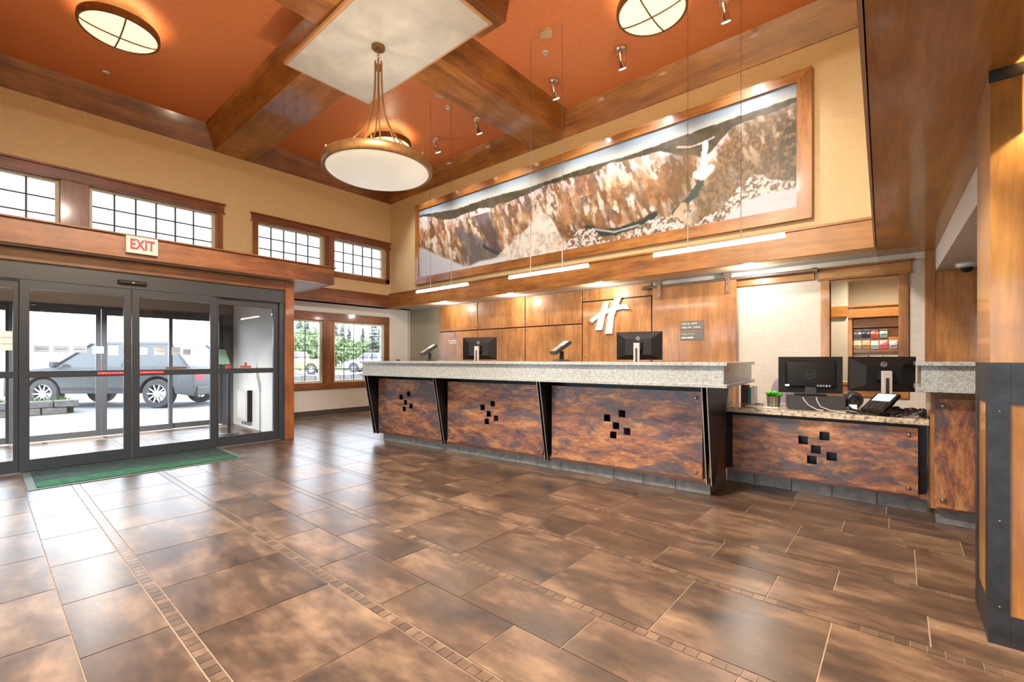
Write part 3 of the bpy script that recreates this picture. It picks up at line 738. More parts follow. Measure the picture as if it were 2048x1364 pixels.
def dome(x, y, label):
    d = thing('drum_ceiling_light', label, 'ceiling light', (x, y, CZ), group='round drum lights on the orange ceiling')
    z = CZ-0.17
    MB().lathe([(0, 0), (0.24, 0), (0.24, -0.10), (0.0, -0.10)], (x, y, CZ), 36).build('ceiling_pan', plain('cream_pan', (0.6, 0.5, 0.36), 0.5) if 'cream_pan' not in MATS else MATS['cream_pan'], d, smooth=True)
    MB().lathe([(0.345, 0.05), (0.375, 0.05), (0.38, 0.0), (0.375, -0.035), (0.36, -0.04), (0.345, -0.03), (0.345, 0.05)], (x, y, z), 48).build('rim', BRONZE, d, smooth=True)
    MB().lathe([(0.36, -0.02)]+[(0.36*math.cos(t), -0.02-0.06*math.sin(t)) for t in np.linspace(0.12, math.pi/2, 7)], (x, y, z), 48).build('diffuser', DIFF, d, smooth=True)
    for k in range(2):
        dx, dy = (1, 0) if k == 0 else (0, 1)
        pts = [(x+dx*0.36*math.sin(t), y+dy*0.36*math.sin(t), z-0.026-0.06*math.cos(t)) for t in np.linspace(-math.pi/2, math.pi/2, 15)]
        MB().tube(pts, 0.008, 6).build('cross_bar', BRONZE, d, smooth=True)
    lamp('POINT', 'drum_bulb', d, (x, y, z+0.03), DOME_W*3, WARM, shadow_soft_size=0.03)
    return d
dome(-6.95, 1.05, 'bronze rimmed drum ceiling light over the entrance doors')
dome(-6.95, 4.75, 'bronze rimmed drum ceiling light partly hidden behind the chandelier')
dome(-2.08, 4.80, 'bronze rimmed drum ceiling light above the mural spotlights')
d4 = dome(-2.08, 1.05, 'bronze rimmed drum ceiling light high over the viewer')
lamp('AREA', 'drum_fill', d4, (-2.08, 1.05, CZ-0.265), DRUM_W, (1.0, 0.91, 0.79), shape='DISK', size=0.70)     # extra disc light added under the unseen drum to fill the room

def spot(x, y, label, w=None, wall=None, gp='chrome spotlights aimed at the mural'):
    d = thing('ceiling_spotlight', label, 'spotlight', (x, y, CZ), group=gp)
    MB().lathe([(0, 0), (0.072, 0), (0.072, -0.03), (0.058, -0.048), (0, -0.048)], (x, y, CZ), 20).build('mounting_cup', CHROME, d, smooth=True)
    for sx in (-1, 1):
        MB().tube([(x+0.045*sx, y, CZ-0.03), (x+0.05*sx, y, CZ-0.12), (x+0.044*sx, y+0.01, CZ-0.20)], 0.005, 6).build('yoke_arm', CHROME, d, smooth=True)
    MB().cyl((x, y-0.03, CZ-0.08), (x, y+0.015, CZ-0.17), 0.022, 0.03, 14).build('lamp_body', CHROME, d, smooth=True)
    hd = MB().cyl((x, y+0.012, CZ-0.165), (x, y+0.055, CZ-0.245), 0.032, 0.052, 18).build('reflector', CHROME, d, smooth=True)
    MB().cyl((x, y+0.0555, CZ-0.246), (x, y+0.0575, CZ-0.250), 0.046, 0.046, 18).build('lens', BULB, hd, smooth=True)
    l = lamp('SPOT', 'mural_spot', d, (x, y+0.06, CZ-0.258), w or SPOT_W, NEUT, spot_size=math.radians(88), spot_blend=0.7, shadow_soft_size=0.03)
    v = Vector((0, (wall if wall is not None else YB)-y-0.06, 3.35-(CZ-0.258))); l.rotation_euler = v.to_track_quat('-Z', 'Y').to_euler()
for x, lb in ((-1.48, 'chrome ceiling spotlight at the top edge above the waterfall end of the mural'), (-2.74, 'chrome ceiling spotlight below the drum light over the mural'), (-3.79, 'chrome ceiling spotlight close to the wood beam on the mural side'),
              (-5.35, 'chrome ceiling spotlight just past the wood beam toward the entrance'), (-6.41, 'chrome ceiling spotlight right beside the chandelier ring'), (-7.6, 'chrome ceiling spotlight hidden behind the chandelier bowl')):
    spot(x, 5.36, lb)
for (x, y, lb) in ((-8.46, 1.13, 'small white sprinkler head near the entrance wall crown'), (-3.53, 4.80, 'small white sprinkler head under the middle pendant canopy'), (-5.47, 4.82, 'small white sprinkler head near the farthest pendant canopy')):
    d = thing('sprinkler_head', lb, 'sprinkler', (x, y, CZ), group='ceiling sprinkler heads')
    MB().lathe([(0, 0), (0.04, 0), (0.036, -0.012), (0, -0.012)], (x, y, CZ), 18).build('escutcheon', WPLAST, d, smooth=True)
    MB().lathe([(0, -0.012), (0.012, -0.012), (0.012, -0.03), (0.026, -0.034), (0.026, -0.038), (0, -0.038)], (x, y, CZ), 12).build('deflector', CHROME, d, smooth=True)
# linear pendants
for xa, xb, lb in ((-5.85, -4.68, 'thin linear pendant light over the far end of the desk'), (-3.90, -2.70, 'thin linear pendant light over the middle of the desk'), (-1.93, -0.753, 'thin linear pendant light over the near end of the desk')):
    xc = (xa+xb)/2; y = 4.5; z = 2.245
    p = thing('linear_pendant', lb, 'pendant light', (xc, y, CZ), group='linear pendant lights over the reception desk')
    MB().lathe([(0, 0), (0.075, 0), (0.075, -0.045), (0.06, -0.05), (0, -0.05)], (xc, y, CZ), 24).build('ceiling_canopy', plain('beige_canopy', (0.62, 0.48, 0.30), 0.5) if 'beige_canopy' not in MATS else MATS['beige_canopy'], p, smooth=True)
    for sx in (-1, 1):
        cx = xc+sx*0.24
        MB().tube([(xc+sx*0.07, y, CZ-0.03), (xc+sx*0.12, y, CZ-0.012), (cx, y, CZ-0.008), (cx, y, CZ-0.03)], 0.003, 5).build('feed_wire', LGREY, p)
        MB().cyl((cx, y, CZ-0.02), (cx, y, z+0.33), 0.0022, n=6).build('cable', DGREY, p)
        MB().cyl((cx, y, z+0.33), (cx, y, z+0.02), 0.0055, n=8).build('cable_sleeve', STEEL, p)
    B(xa, xb, y-0.006, y+0.006, z+0.034, z+0.05).build('housing', WPLAST, p)
    MB().prism([(y+0.015*math.cos(t), z+0.018+0.015*math.sin(t)) for t in np.linspace(0, 2*math.pi, 14, endpoint=False)], 0, xa, xb).build('led_diffuser', LED, p, smooth=True)
# recessed downlights
def downlight(x, y, z, w, label, col=NEUT, size=110, gp='recessed downlights', point=False):
    d = thing('recessed_downlight', label, 'downlight', (x, y, z), group=gp)
    MB().lathe([(0.055, -0.001), (0.085, -0.001), (0.085, -0.006), (0.06, -0.008), (0.055, -0.001)], (x, y, z), 24).build('trim_ring', WPLAST, d, smooth=True)
    MB().lathe([(0, -0.0015), (0.056, -0.0015), (0.056, -0.003), (0, -0.003)], (x, y, z), 24).build('lens', DOWN, d)
    if point: lamp('POINT', 'downlight_glow', d, (x, y, z-0.06), w, col, shadow_soft_size=0.05); return
    lamp('SPOT', 'downlight_beam', d, (x, y, z-0.02), w, col, spot_size=math.radians(size), spot_blend=0.8, shadow_soft_size=0.05)
for i, x in enumerate((-7.5, -5.6, -3.7, -1.5)):
    downlight(x, 6.48, 2.42, REC_W, 'recessed downlight in the soffit above the panelled wall, %s from the corner' % ('first', 'second', 'third', 'fourth')[i], NEUT, 140, point=True)
for i, (x, y) in enumerate(((-7.5, -2.4), (-4.6, -2.4))):  # unseen lamps added as cool, daylight-like fill for the lobby
    downlight(x, y, 2.60, LNG_W, 'added fill downlight in the lounge ceiling behind the viewer, %s from the entrance' % ('first', 'second', 'third', 'fourth')[i], (0.70, 0.87, 1.0), 150)
downlight(-0.2, 7.6, 2.62, PAN_W, 'recessed downlight in the pantry ceiling', WARM, 150)
downlight(-8.2, 1.0, 2.22, 230, 'added fill downlight in the vestibule ceiling', (1, 0.98, 0.95), 150)  # lamp added to brighten the vestibule
downlight(0.75, 0.75, 2.42, 110, 'added amber fill downlight in the wood soffit just behind the viewer', AMBER, 140)  # unseen lamp added to warm the near floor and column
downlight(2.4, 1.0, 2.42, 60, 'added fill downlight in the wood soffit beside the column', WARM, 130)  # another unseen lamp added as fill under the soffit
downlight(1.6, 5.6, 2.18, 30, 'recessed downlight in the white bulkhead past the column', WARM, 130)
# column sconce
sc = thing('wall_sconce', 'white wall sconce glowing warm on the front of the column', 'sconce', (0.53, 2.78, 2.13))
MB().prism([(0.53+0.145*math.cos(t), 2.775+0.13*math.sin(t)) for t in np.linspace(math.pi, 2*math.pi, 19)]+[(0.53+0.135*math.cos(t), 2.775+0.12*math.sin(t)) for t in np.linspace(2*math.pi, math.pi, 19)], 2, 2.14, 2.385).build('shade', WHITE, sc)
B(0.49, 0.57, 2.76, 2.7795, 2.16, 2.36).build('back_plate', STEEL, sc)
lamp('POINT', 'sconce_bulb', sc, (0.53, 2.71, 2.24), 9, WARM, shadow_soft_size=0.02)
# dome security camera
cm = thing('dome_camera', 'white dome security camera under the white bulkhead', 'camera', (0.52, 6.55, 2.18))
MB().lathe([(0, 0), (0.085, 0), (0.085, -0.03), (0.06, -0.045), (0.0, -0.045)], (0.52, 6.55, 2.18), 24).build('base', WPLAST, cm, smooth=True)
MB().lathe([(0.05*math.cos(t), -0.045-0.05*math.sin(t)) for t in np.linspace(0, math.pi/2, 8)], (0.52, 6.55, 2.18), 20).build('dome', BLKP, cm, smooth=True)

# ================================================================== MURAL
X0, X1, Z0, Z1 = -8.0, -0.92, 2.98, 4.445
mu = thing('framed_mural', 'long wood framed canyon and waterfall painting on the upper wall', 'painting', (-4.45, YB, 2.83))
fw = 0.15
def rail(pts, m): MB().add([(x, YB-0.075, z) for x, z in pts]+[(x, YB, z) for x, z in pts], [(0, 1, 2, 3), (7, 6, 5, 4), (0, 4, 5, 1), (1, 5, 6, 2), (2, 6, 7, 3), (3, 7, 4, 0)]).build('frame_rail', m, mu)
ox0, ox1, oz0, oz1 = -8.11, -0.77, 2.828, 4.572
rail([(ox0, oz1), (X0, Z1), (X1, Z1), (ox1, oz1)], WX); rail([(ox0, oz0), (ox1, oz0), (X1, Z0), (X0, Z0)], WX)
rail([(ox0, oz0), (X0, Z0), (X0, Z1), (ox0, oz1)], WZ); rail([(ox1, oz0), (ox1, oz1), (X1, Z1), (X1, Z0)], WZ)
NX, NZ = 760, 156
def vnoise(u, v, seed):
    r = np.random.default_rng(seed); G_ = r.random((256, 256))
    i = np.floor(u).astype(int); j = np.floor(v).astype(int); fu = u-i; fv = v-j
    fu = fu*fu*(3-2*fu); fv = fv*fv*(3-2*fv)
    g = lambda a, b: G_[a % 256, b % 256]
    return (g(i, j)*(1-fu)+g(i+1, j)*fu)*(1-fv)+(g(i, j+1)*(1-fu)+g(i+1, j+1)*fu)*fv
def fbm(u, v, seed, o=5):
    s_ = 0; a = 0.5; t = 0
    for k in range(o): s_ = s_+a*vnoise(u*2**k+17*k, v*2**k+31*k, seed+k); t += a; a *= 0.55
    return s_/t
S, T = np.meshgrid(np.linspace(0, 1, NX+1), np.linspace(0, 1, NZ+1)); U = S*4.84     # U, T in equal units
def line(pts, s=None): p = np.array(pts); return np.interp(S if s is None else s, p[:, 0], p[:, 1])
def sm(a, b, x): t = np.clip((x-a)/(b-a), 0, 1); return t*t*(3-2*t)
def mixp(c, m, col): return c*(1-m[..., None])+np.asarray(col)*m[..., None]
n3_ = fbm(U*1.6, T*1.6, 71); n1 = fbm(U*6, T*6, 1); n2 = fbm(U*22, T*22, 2); strk = fbm(U*9+T*4+1.2*n3_, T*3.0, 3); strk2 = fbm(U*20+T*7+1.5*n3_, T*8.0, 9); n3 = fbm(U*2.2, T*2.2, 5)
sky = line([(0, 0.93), (0.167, 0.845), (0.3, 0.86), (0.436, 0.83), (0.58, 0.855), (0.7, 0.84), (0.825, 0.865), (0.9, 0.877), (1, 0.884)])+0.02*(n2-0.5)
ctop = line([(0, 0.90), (0.06, 0.85), (0.141, 0.73), (0.248, 0.76), (0.371, 0.735), (0.497, 0.80), (0.60, 0.775), (0.656, 0.81), (0.766, 0.784), (0.80, 0.70), (0.85, 0.60), (0.9, 0.80), (1.0, 0.84)])+0.05*(n1-0.5)+0.03*(strk-0.5)
C = np.zeros(S.shape+(3,))
skyc = np.array(srgb(140, 168, 196))*np.ones_like(C)
C = mixp(skyc, sm(0.98, 0.86, T-0.06*(n3-0.5))*0.85, srgb(212, 216, 204))
C = mixp(C, sm(sky+0.006, sky-0.004, T), srgb(92, 80, 56))                          # wooded rim
C = mixp(C, sm(sky+0.004, sky-0.004, T)*sm(0.45, 0.6, n2)*0.6, srgb(60, 58, 42))
cl = sm(ctop+0.004, ctop-0.01, T)                                                    # canyon walls
rock = mixp(np.array(srgb(178, 132, 78))*np.ones_like(C), sm(0.42, 0.60, strk), srgb(208, 176, 132))
rock = mixp(rock, sm(0.55, 0.70, strk2)*0.8, srgb(240, 224, 198))
rock = mixp(rock, sm(0.56, 0.42, strk2)*sm(0.4, 0.6, n1)*0.8, srgb(128, 84, 46))
rock = mixp(rock, sm(0.52, 0.68, n3)*sm(0.42, 0.6, strk)*0.4, srgb(204, 128, 60))
low = np.clip((ctop-T)/0.75, 0, 1)
rock = mixp(rock, sm(0.42, 0.85, low)*0.6, srgb(126, 86, 44))
crest = sm(0.20, 0.02, ctop-T)*sm(0.40, 0.54, strk2+0.25*(n2-0.5))
rock = mixp(rock, crest*0.9, srgb(222, 216, 228))
pat = sm(0.53, 0.60, fbm(U*9+T*2, T*5, 21))*sm(0.44, 0.52, strk2)
rock = mixp(rock, pat*0.9, srgb(236, 226, 216))
pur = sm(0.55, 0.62, fbm(U*7, T*6, 33))*sm(0.56, 0.44, strk2)
rock = mixp(rock, pur*0.6, srgb(134, 116, 116))
org = sm(0.56, 0.63, fbm(U*8, T*5, 41))*sm(0.40, 0.55, strk)
rock = mixp(rock, org*0.6, srgb(200, 126, 62))
dkk = sm(0.57, 0.50, n2)*sm(0.50, 0.40, strk2)
rock = mixp(rock, dkk*0.4, srgb(112, 82, 54))
C = C*(1-cl[..., None])+rock*cl[..., None]
# dark shaded gorges
def wedge(s0, t0, s1, t1, w0, w1, col, k, wob=0.02, mn=None):
    global C
    t = np.clip((T-t0)/(t1-t0), 0, 1); xc = s0+(s1-s0)*t+wob*(n1-0.5); w = w0+(w1-w0)*t
    m = sm(w, w*0.4, np.abs(S-xc))*((T > min(t0, t1)) & (T < max(t0, t1)))*k
    if mn is not None: m = m*mn
    C = mixp(C, m, col)
wedge(0.33, 0.13, 0.27, 0.68, 0.025, 0.05, srgb(92, 72, 78), 0.85)
wedge(0.28, 0.05, 0.18, 0.60, 0.10, 0.02, srgb(110, 100, 100), 0.9, 0.05)
wedge(0.60, 0.10, 0.62, 0.55, 0.09, 0.04, srgb(120, 80, 42), 0.7, 0.05, sm(0.35, 0.6, strk))
wedge(0.80, 0.15, 0.80, 0.72, 0.03, 0.05, srgb(120, 92, 52), 0.7, 0.04)
# wooded right slope
rs = sm(0.02, -0.02, 0.855-S+0.10*(T-0.4)+0.03*(n1-0.5))*cl
n4_ = fbm(U*60, T*44, 63)
wd = mixp(np.array(srgb(150, 116, 66))*np.ones_like(C), sm(0.36, 0.64, n4_), srgb(98, 80, 44))
wd = mixp(wd, sm(0.55, 0.72, strk2)*sm(0.35, 0.75, T), srgb(226, 196, 150))
C = C*(1-0.85*rs[..., None])+wd*0.85*rs[..., None]
rs2 = sm(0.93, 0.985, S)*sm(0.86, 0.70, T); C = mixp(C, rs2*sm(0.4, 0.6, n2)*0.8, srgb(70, 60, 32))
# snowy slopes
ws = sm(0.02, -0.02, T-line([(0.3, 0.02), (0.336, 0.11), (0.44, 0.40), (0.47, 0.52), (0.5, 0.40), (0.54, 0.08), (0.57, 0.0)])+0.08*(n1-0.5))*((S > 0.3) & (S < 0.57))
C = mixp(C, ws*(0.55+0.45*sm(0.35, 0.6, n2)), srgb(238, 232, 222))
sl = sm(0.02, -0.02, T-line([(0, 0.46), (0.141, 0.17), (0.224, 0.0), (1, -1)])+0.04*(n1-0.5)); C = mixp(C, sl*0.95, srgb(212, 216, 228))
bl = ((S < 0.36)*1.0)*sm(0.03, -0.01, T-line([(0, -1), (0.2, 0.0), (0.26, 0.06), (0.36, 0.06), (0.4, -0.5), (1, -1)])); C = mixp(C, bl, srgb(226, 228, 236))
# rivers and waterfall
def ribbon(pts, w, col, k=1.0):
    global C
    for (a, b) in zip(pts[:-1], pts[1:]):
        ax, ay = a[0]*4.84, a[1]; bx, by = b[0]*4.84, b[1]
        dx, dy = bx-ax, by-ay; t = np.clip(((U-ax)*dx+(T-ay)*dy)/(dx*dx+dy*dy), 0, 1)
        d = np.hypot(U-ax-t*dx, T-ay-t*dy)+0.6*w*(n2-0.5)
        C = mixp(C, sm(w, w*0.5, d)*k, col)
ribbon([(0.844, 0.397), (0.833, 0.30), (0.814, 0.228), (0.795, 0.17)], 0.045, srgb(62, 84, 76))
ribbon([(0.60, 0.20), (0.635, 0.12), (0.67, 0.10), (0.724, 0.13), (0.755, 0.19)], 0.05, srgb(56, 66, 62))
ribbon([(0.612, 0.18), (0.665, 0.10), (0.72, 0.12)], 0.012, srgb(190, 205, 205), 0.8)
ribbon([(0.278, 0.26), (0.30, 0.19), (0.33, 0.13)], 0.03, srgb(70, 74, 84))
ribbon([(0.80, 0.775), (0.825, 0.74), (0.85, 0.745), (0.868, 0.765)], 0.010, srgb(214, 204, 184), 0.8)
ribbon([(0.853, 0.73), (0.851, 0.62), (0.85, 0.52)], 0.032, srgb(244, 242, 240))
ribbon([(0.838, 0.47), (0.848, 0.45), (0.862, 0.49)], 0.05, srgb(240, 238, 236), 0.85)
ribbon([(0.812, 0.21), (0.80, 0.14), (0.82, 0.05)], 0.05, srgb(226, 190, 150), 0.8)
# snow covered boulders in front
n4 = fbm(U*46, T*46, 52)
ru = line([(0, -1), (0.53, -0.2), (0.545, 0.07), (0.58, 0.21), (0.616, 0.17), (0.64, 0.03), (0.68, -0.02), (0.724, 0.11), (0.76, 0.16), (0.80, 0.12), (0.825, 0.015), (0.844, 0.05), (0.883, 0.125), (0.913, 0.28), (0.936, 0.335), (0.982, 0.235), (1, 0.20)])+0.05*(n2-0.5)+0.03*(n4-0.5)
rm = sm(0.008, -0.008, T-ru)
bd = mixp(np.array(srgb(150, 122, 92))*np.ones_like(C), sm(0.42, 0.56, n4), srgb(222, 218, 216))
bd = mixp(bd, sm(0.46, 0.36, n4)*0.8, srgb(110, 86, 64))
C = C*(1-rm[..., None])+bd*rm[..., None]
sf = sm(0.01, -0.01, T-line([(0, -1), (0.86, -0.3), (0.88, 0.0), (0.925, 0.14), (0.95, 0.17), (1, 0.16)])+0.02*(n1-0.5)); C = mixp(C, sf, srgb(206, 212, 226))
ye = sm(0.07, 0.0, np.hypot(U-0.525*4.84, T-0.10)); C = mixp(C, ye*0.8*sm(0.35, 0.55, n2), srgb(222, 140, 40))
sig = sm(0.008, 0.003, np.abs(T-0.10-0.012*np.sin(S*900)))*((S > 0.955) & (S < 0.993)); C = mixp(C, sig*0.35, srgb(150, 150, 160))
lum = C.mean(-1, keepdims=True); C = (C*0.82+lum*0.18)*np.array([0.74, 0.76, 0.80])
xs = X0-0.005+(X1-X0+0.01)*S; zs = Z0-0.005+(Z1-Z0+0.01)*T
vco = np.stack([xs-ORG['framed_mural'][0], np.full_like(xs, YB-0.045-ORG['framed_mural'][1]), zs-ORG['framed_mural'][2]], -1).reshape(-1, 3)
ii = (np.arange(NZ)[:, None]*(NX+1)+np.arange(NX)[None]).reshape(-1)
fc = np.stack([ii, ii+1, ii+NX+2, ii+NX+1], 1)
me = bpy.data.meshes.new('canvas'); me.from_pydata(vco.tolist(), [], fc.tolist())
at = me.color_attributes.new('paint', 'FLOAT_COLOR', 'POINT')
at.data.foreach_set('color', np.concatenate([np.clip(C, 0, 1), np.ones(S.shape+(1,))], -1).reshape(-1).astype(np.float32))
me.materials.append(MURAL); cv = bpy.data.objects.new('canvas', me); COL.objects.link(cv); cv.parent = mu
B(X0-0.01, X1+0.01, YB-0.043, YB-0.001, Z0-0.01, Z1+0.01).build('backing_board', DGREY, mu)

# ================================================================== BACK WALL FURNISHINGS
em = thing('wall_emblem', 'glowing white slanted H emblem on the wood panelling', 'emblem', (-3.78, YW-0.03, 1.6))
ye0, ye1 = YW-0.085, YW-0.05
def stroke(pts, nm):
    n = len(pts)//2
    st = MB().prism(pts, 1, ye0, ye1).build(nm, EMBL, em)
    return st
stroke([(-3.99, 1.70), (-3.87, 1.695), (-3.80, 1.98), (-3.735, 2.17), (-3.83, 2.175), (-3.90, 2.0)], 'letter_stroke')
stroke([(-3.80, 1.63), (-3.68, 1.625), (-3.645, 1.92), (-3.51, 2.22), (-3.615, 2.23), (-3.75, 1.93)], 'letter_stroke')
stroke([(-4.105, 1.885), (-4.06, 1.83), (-3.90, 1.93), (-3.68, 2.0), (-3.50, 2.03), (-3.365, 2.02), (-3.41, 2.095), (-3.54, 2.10), (-3.72, 2.06), (-3.93, 1.985)], 'letter_crossbar')
MB().prism([(-3.99, 1.70), (-3.87, 1.695), (-3.80, 1.98), (-3.735, 2.17), (-3.83, 2.175), (-3.90, 2.0)], 1, YW-0.05, YW-0.03).build('standoff', STEEL, em)
MB().prism([(-3.80, 1.63), (-3.68, 1.625), (-3.645, 1.92), (-3.51, 2.22), (-3.615, 2.23), (-3.75, 1.93)], 1, YW-0.05, YW-0.03).build('standoff', STEEL, em)

bdv = thing('sliding_barn_door', 'flush alder sliding barn door hung from an exposed rail', 'barn door', (-2.33, 6.85, 0.02))
B(-2.947, -1.735, 6.83, 6.87, 0.02, 2.31).build('door_slab', PWZ, bdv, 0.004)
for hx in (-2.842, -1.846):
    hg = B(hx-0.024, hx+0.024, 6.815, 6.83, 2.13, 2.39).build('hanger_strap', RAILM, bdv, 0.003)
    MB().cyl((hx, 6.805, 2.385), (hx, 6.835, 2.385), 0.055, n=24).build('wheel', RAILM, hg, smooth=True)
    MB().cyl((hx, 6.80, 2.385), (hx, 6.805, 2.385), 0.018, n=12).build('axle_bolt', CHROME, hg, smooth=True)
    bolt(hg, hx, 6.815, 2.16, 0.8); bolt(hg, hx, 6.815, 2.25, 0.8)
rl = thing('barn_door_rail', 'round metal barn door rail on a wood backing board', 'rail', (-1.95, 6.9, 2.2))
B(-3.08, -0.83, 6.915, 6.949, 2.215, 2.335).build('backing_board', WX, rl, 0.004)
MB().cyl((-3.09, 6.845, 2.325), (-0.82, 6.845, 2.325), 0.021, n=16).build('rail_tube', RAILM, rl, smooth=True)
for ex_ in (-3.09, -0.82): MB().cyl((ex_-0.03, 6.845, 2.325), (ex_+0.03, 6.845, 2.325), 0.031, n=16).build('end_stop', RAILM, rl, smooth=True)
for ex_ in (-2.95, -2.35, -1.35, -0.92): MB().cyl((ex_, 6.845, 2.325), (ex_, 6.92, 2.325), 0.014, n=10).build('standoff', RAILM, rl, smooth=True)
PL = plain('pewter_sign_plate', (0.16, 0.145, 0.13), 0.35, 0.5)
for z0, z1, rows, lb in ((1.630, 1.765, (('CHECK IN - 3:00 PM', PAPER), ('CHECK OUT - 11:00 AM', PAPER)), 'small pewter plate with check in times, upper of two on the barn door'),
                         (1.480, 1.615, (('Manager On Duty', plain('green_print', (0.45, 0.62, 0.35), 0.5)), ('', PAPER)), 'small pewter duty plate with green writing, lower of two on the barn door')):
    sp = thing('sign_plate', lb, 'sign', (-2.337, 6.83, z0), group='pewter plates on the barn door')
    B(-2.508, -2.166, 6.822, 6.83, z0, z1).build('plate', PL, sp, 0.002)
    for k, (tx, m) in enumerate(rows):
        if not tx:
            for (a, b) in ((-2.49, -2.42), (-2.41, -2.315)): B(a, b, 6.8205, 6.822, z1-0.108, z1-0.088).build('name_strip', m, sp)
            continue
        text_mb(tx, 0.036, 0.0015, lambda r, u, t, zz=z1-0.042-0.055*k: (-2.49+r*0.72, 6.8215-t, zz+u), align='LEFT', bold=0.0006).build('sign_lettering', m, sp)
t = thing('wall_plate', 'small grey notice plate on the lowest wall panel beside the sage door', 'notice', (-7.75, YW-0.03, 1.70))
B(-7.83, -7.66, YW-0.035, YW-0.03, 1.70, 1.775).build('plate', plain('lilac_grey_plate', (0.42, 0.41, 0.44), 0.4), t)
for k in range(2): B(-7.81, -7.70, YW-0.036, YW-0.035, 1.718+k*0.025, 1.724+k*0.025).build('printed_line', DGREY, t)
t = thing('panel_lettering', 'faint white lettering on the lowest wall panel beside the sage door', 'lettering', (-7.7, YW-0.03, 1.5))
for (a, b, z) in ((-7.84, -7.76, 1.60), (-7.74, -7.58, 1.60), (-7.80, -7.66, 1.55), (-7.64, -7.56, 1.55)): B(a, b, YW-0.0325, YW-0.03, z, z+0.026).build('letter_row', PAPER, t)

# ================================================================== RECEPTION DESK
DA = math.atan(0.068); DO = (-1.27, 4.17, 0)
def dthing(name, label, cat):                      # built in the desk's own frame, then turned into place
    o = thing(name, label, cat, (0, 0, 0)); o.location = DO; o.rotation_euler = (0, 0, DA); return o
def squares(cx, cz, s=0.068):
    return [(cx+a-s/2, cx+a+s/2, cz+b-s/2, cz+b+s/2) for a, b in ((-0.094, 0.07), (0.062, 0.123), (0.0, 0.0), (0.113, -0.045), (-0.029, -0.093))]
def rust_panel(par, x0, x1, y, z0, z1, holes, mat=RUSTX, bolts=True, bm=0.055):
    p = MB().plate(x0, x1, z0, z1, y, y+0.008, holes, fY).build('rust_panel', mat, par)
    if bolts:
        for bx in (x0+bm, x1-bm):
            for bz in (z0+bm, z1-bm): 
                q = bolt(p, bx, y, bz, 1.25)
    return p
rd = dthing('reception_desk', 'long reception desk clad in rust patina panels with black wedge brackets', 'desk')
B(-4.50, -0.02, 0.04, 0.13, 0.10, 0.965).build('carcass', BLKF, rd)
B(-0.06, 0.0, 0.0, 0.95, 0.12, 0.965).build('end_panel', WZ, rd)
B(-4.60, 0.0, -0.05, 0.04, 0.115, 0.15).build('bottom_rail', DWX, rd)
BH = 0.118
for i in range(15):
    x1 = -i*0.303; B(x1-0.300, x1, 0.0, 0.025, 0.001, BH).build('base_tile', BASET, rd, 0.0015)
for i in range(2): B(-0.024, 0.0, 0.03+i*0.305, 0.327+i*0.305, 0.001, BH).build('base_tile', BASET, rd, 0.0015)
B(-4.53, -0.025, 0.025, 0.13, 0.001, BH-0.01).build('plinth', DGREY, rd)
for (x0, x1, cx) in ((-4.57, -3.275, -3.972), (-3.155, -1.705, -2.473), (-1.59, -0.048, -0.853)):
    rust_panel(rd, x0, x1, -0.07, 0.145, 0.912, squares(cx, 0.545 if cx > -3 else 0.595))
def fin(x, th, fy, by, nm='bracket_fin'):         # plate in the y-z plane: wide at the top, narrow at the foot
    f = MB().prism([(fy, 0.963), (-0.085, 0.105), (-0.03, 0.105), (by, 0.963)], 0, x-th/2, x+th/2).build(nm, BLKF, rd)
    MB().prism([(fy-0.003, 0.963), (-0.088, 0.105), (-0.085, 0.105), (fy, 0.963)], 0, x-th/2, x+th/2).build('bare_edge', EDGE, f)
for x in (-3.235, -3.195, -1.665, -1.63): fin(x, 0.008, -0.25, 0.04)
fin(-4.66, 0.008, -0.25, 0.18); fin(-4.60, 0.008, -0.25, 0.04)
fin(-0.01, 0.008, -0.25, 0.04)
f = MB().prism([(-0.25, 0.963), (-0.085, 0.105), (0.03, 0.105), (0.62, 0.963)], 0, 0.026, 0.034).build('bracket_fin', BLKF, rd)
MB().prism([(-0.253, 0.963), (-0.088, 0.105), (-0.085, 0.105), (-0.25, 0.963)], 0, 0.026, 0.034).build('bare_edge', EDGE, f)
ct = dthing('granite_countertop', 'thick speckled grey granite counter ledge on the reception desk', 'countertop')
LX, RX = -4.68, 0.20
def ell(e, z0, z1): return MB().prism([(LX-e, -0.32-e), (RX+e, -0.32-e), (RX+e, 1.0), (-0.30, 1.0), (-0.30, 0.14), (LX-e, 0.14)], 2, z0, z1)
ell(0.0, 1.142, 1.173).build('top_slab', GRAN, ct, 0.003)
ell(-0.03, 0.995, 1.142).build('apron', GRAN, ct)
ell(0.0, 0.964, 0.995).build('lower_slab', GRAN, ct, 0.003)
ws = dthing('staff_worktop', 'hidden staff work surface behind the granite ledge', 'worktop')
B(-4.5, -0.31, 0.15, 0.95, 0.70, 0.74).build('top', DWX, ws, 0.003)
B(-4.4, -4.36, 0.51, 0.93, 0.0, 0.70).build('support_panel', DWX, ws)
B(-0.46, -0.42, 0.51, 0.93, 0.0, 0.70).build('support_panel', DWX, ws)
B(-2.42, -2.38, 0.51, 0.93, 0.0, 0.70).build('support_panel', DWX, ws)

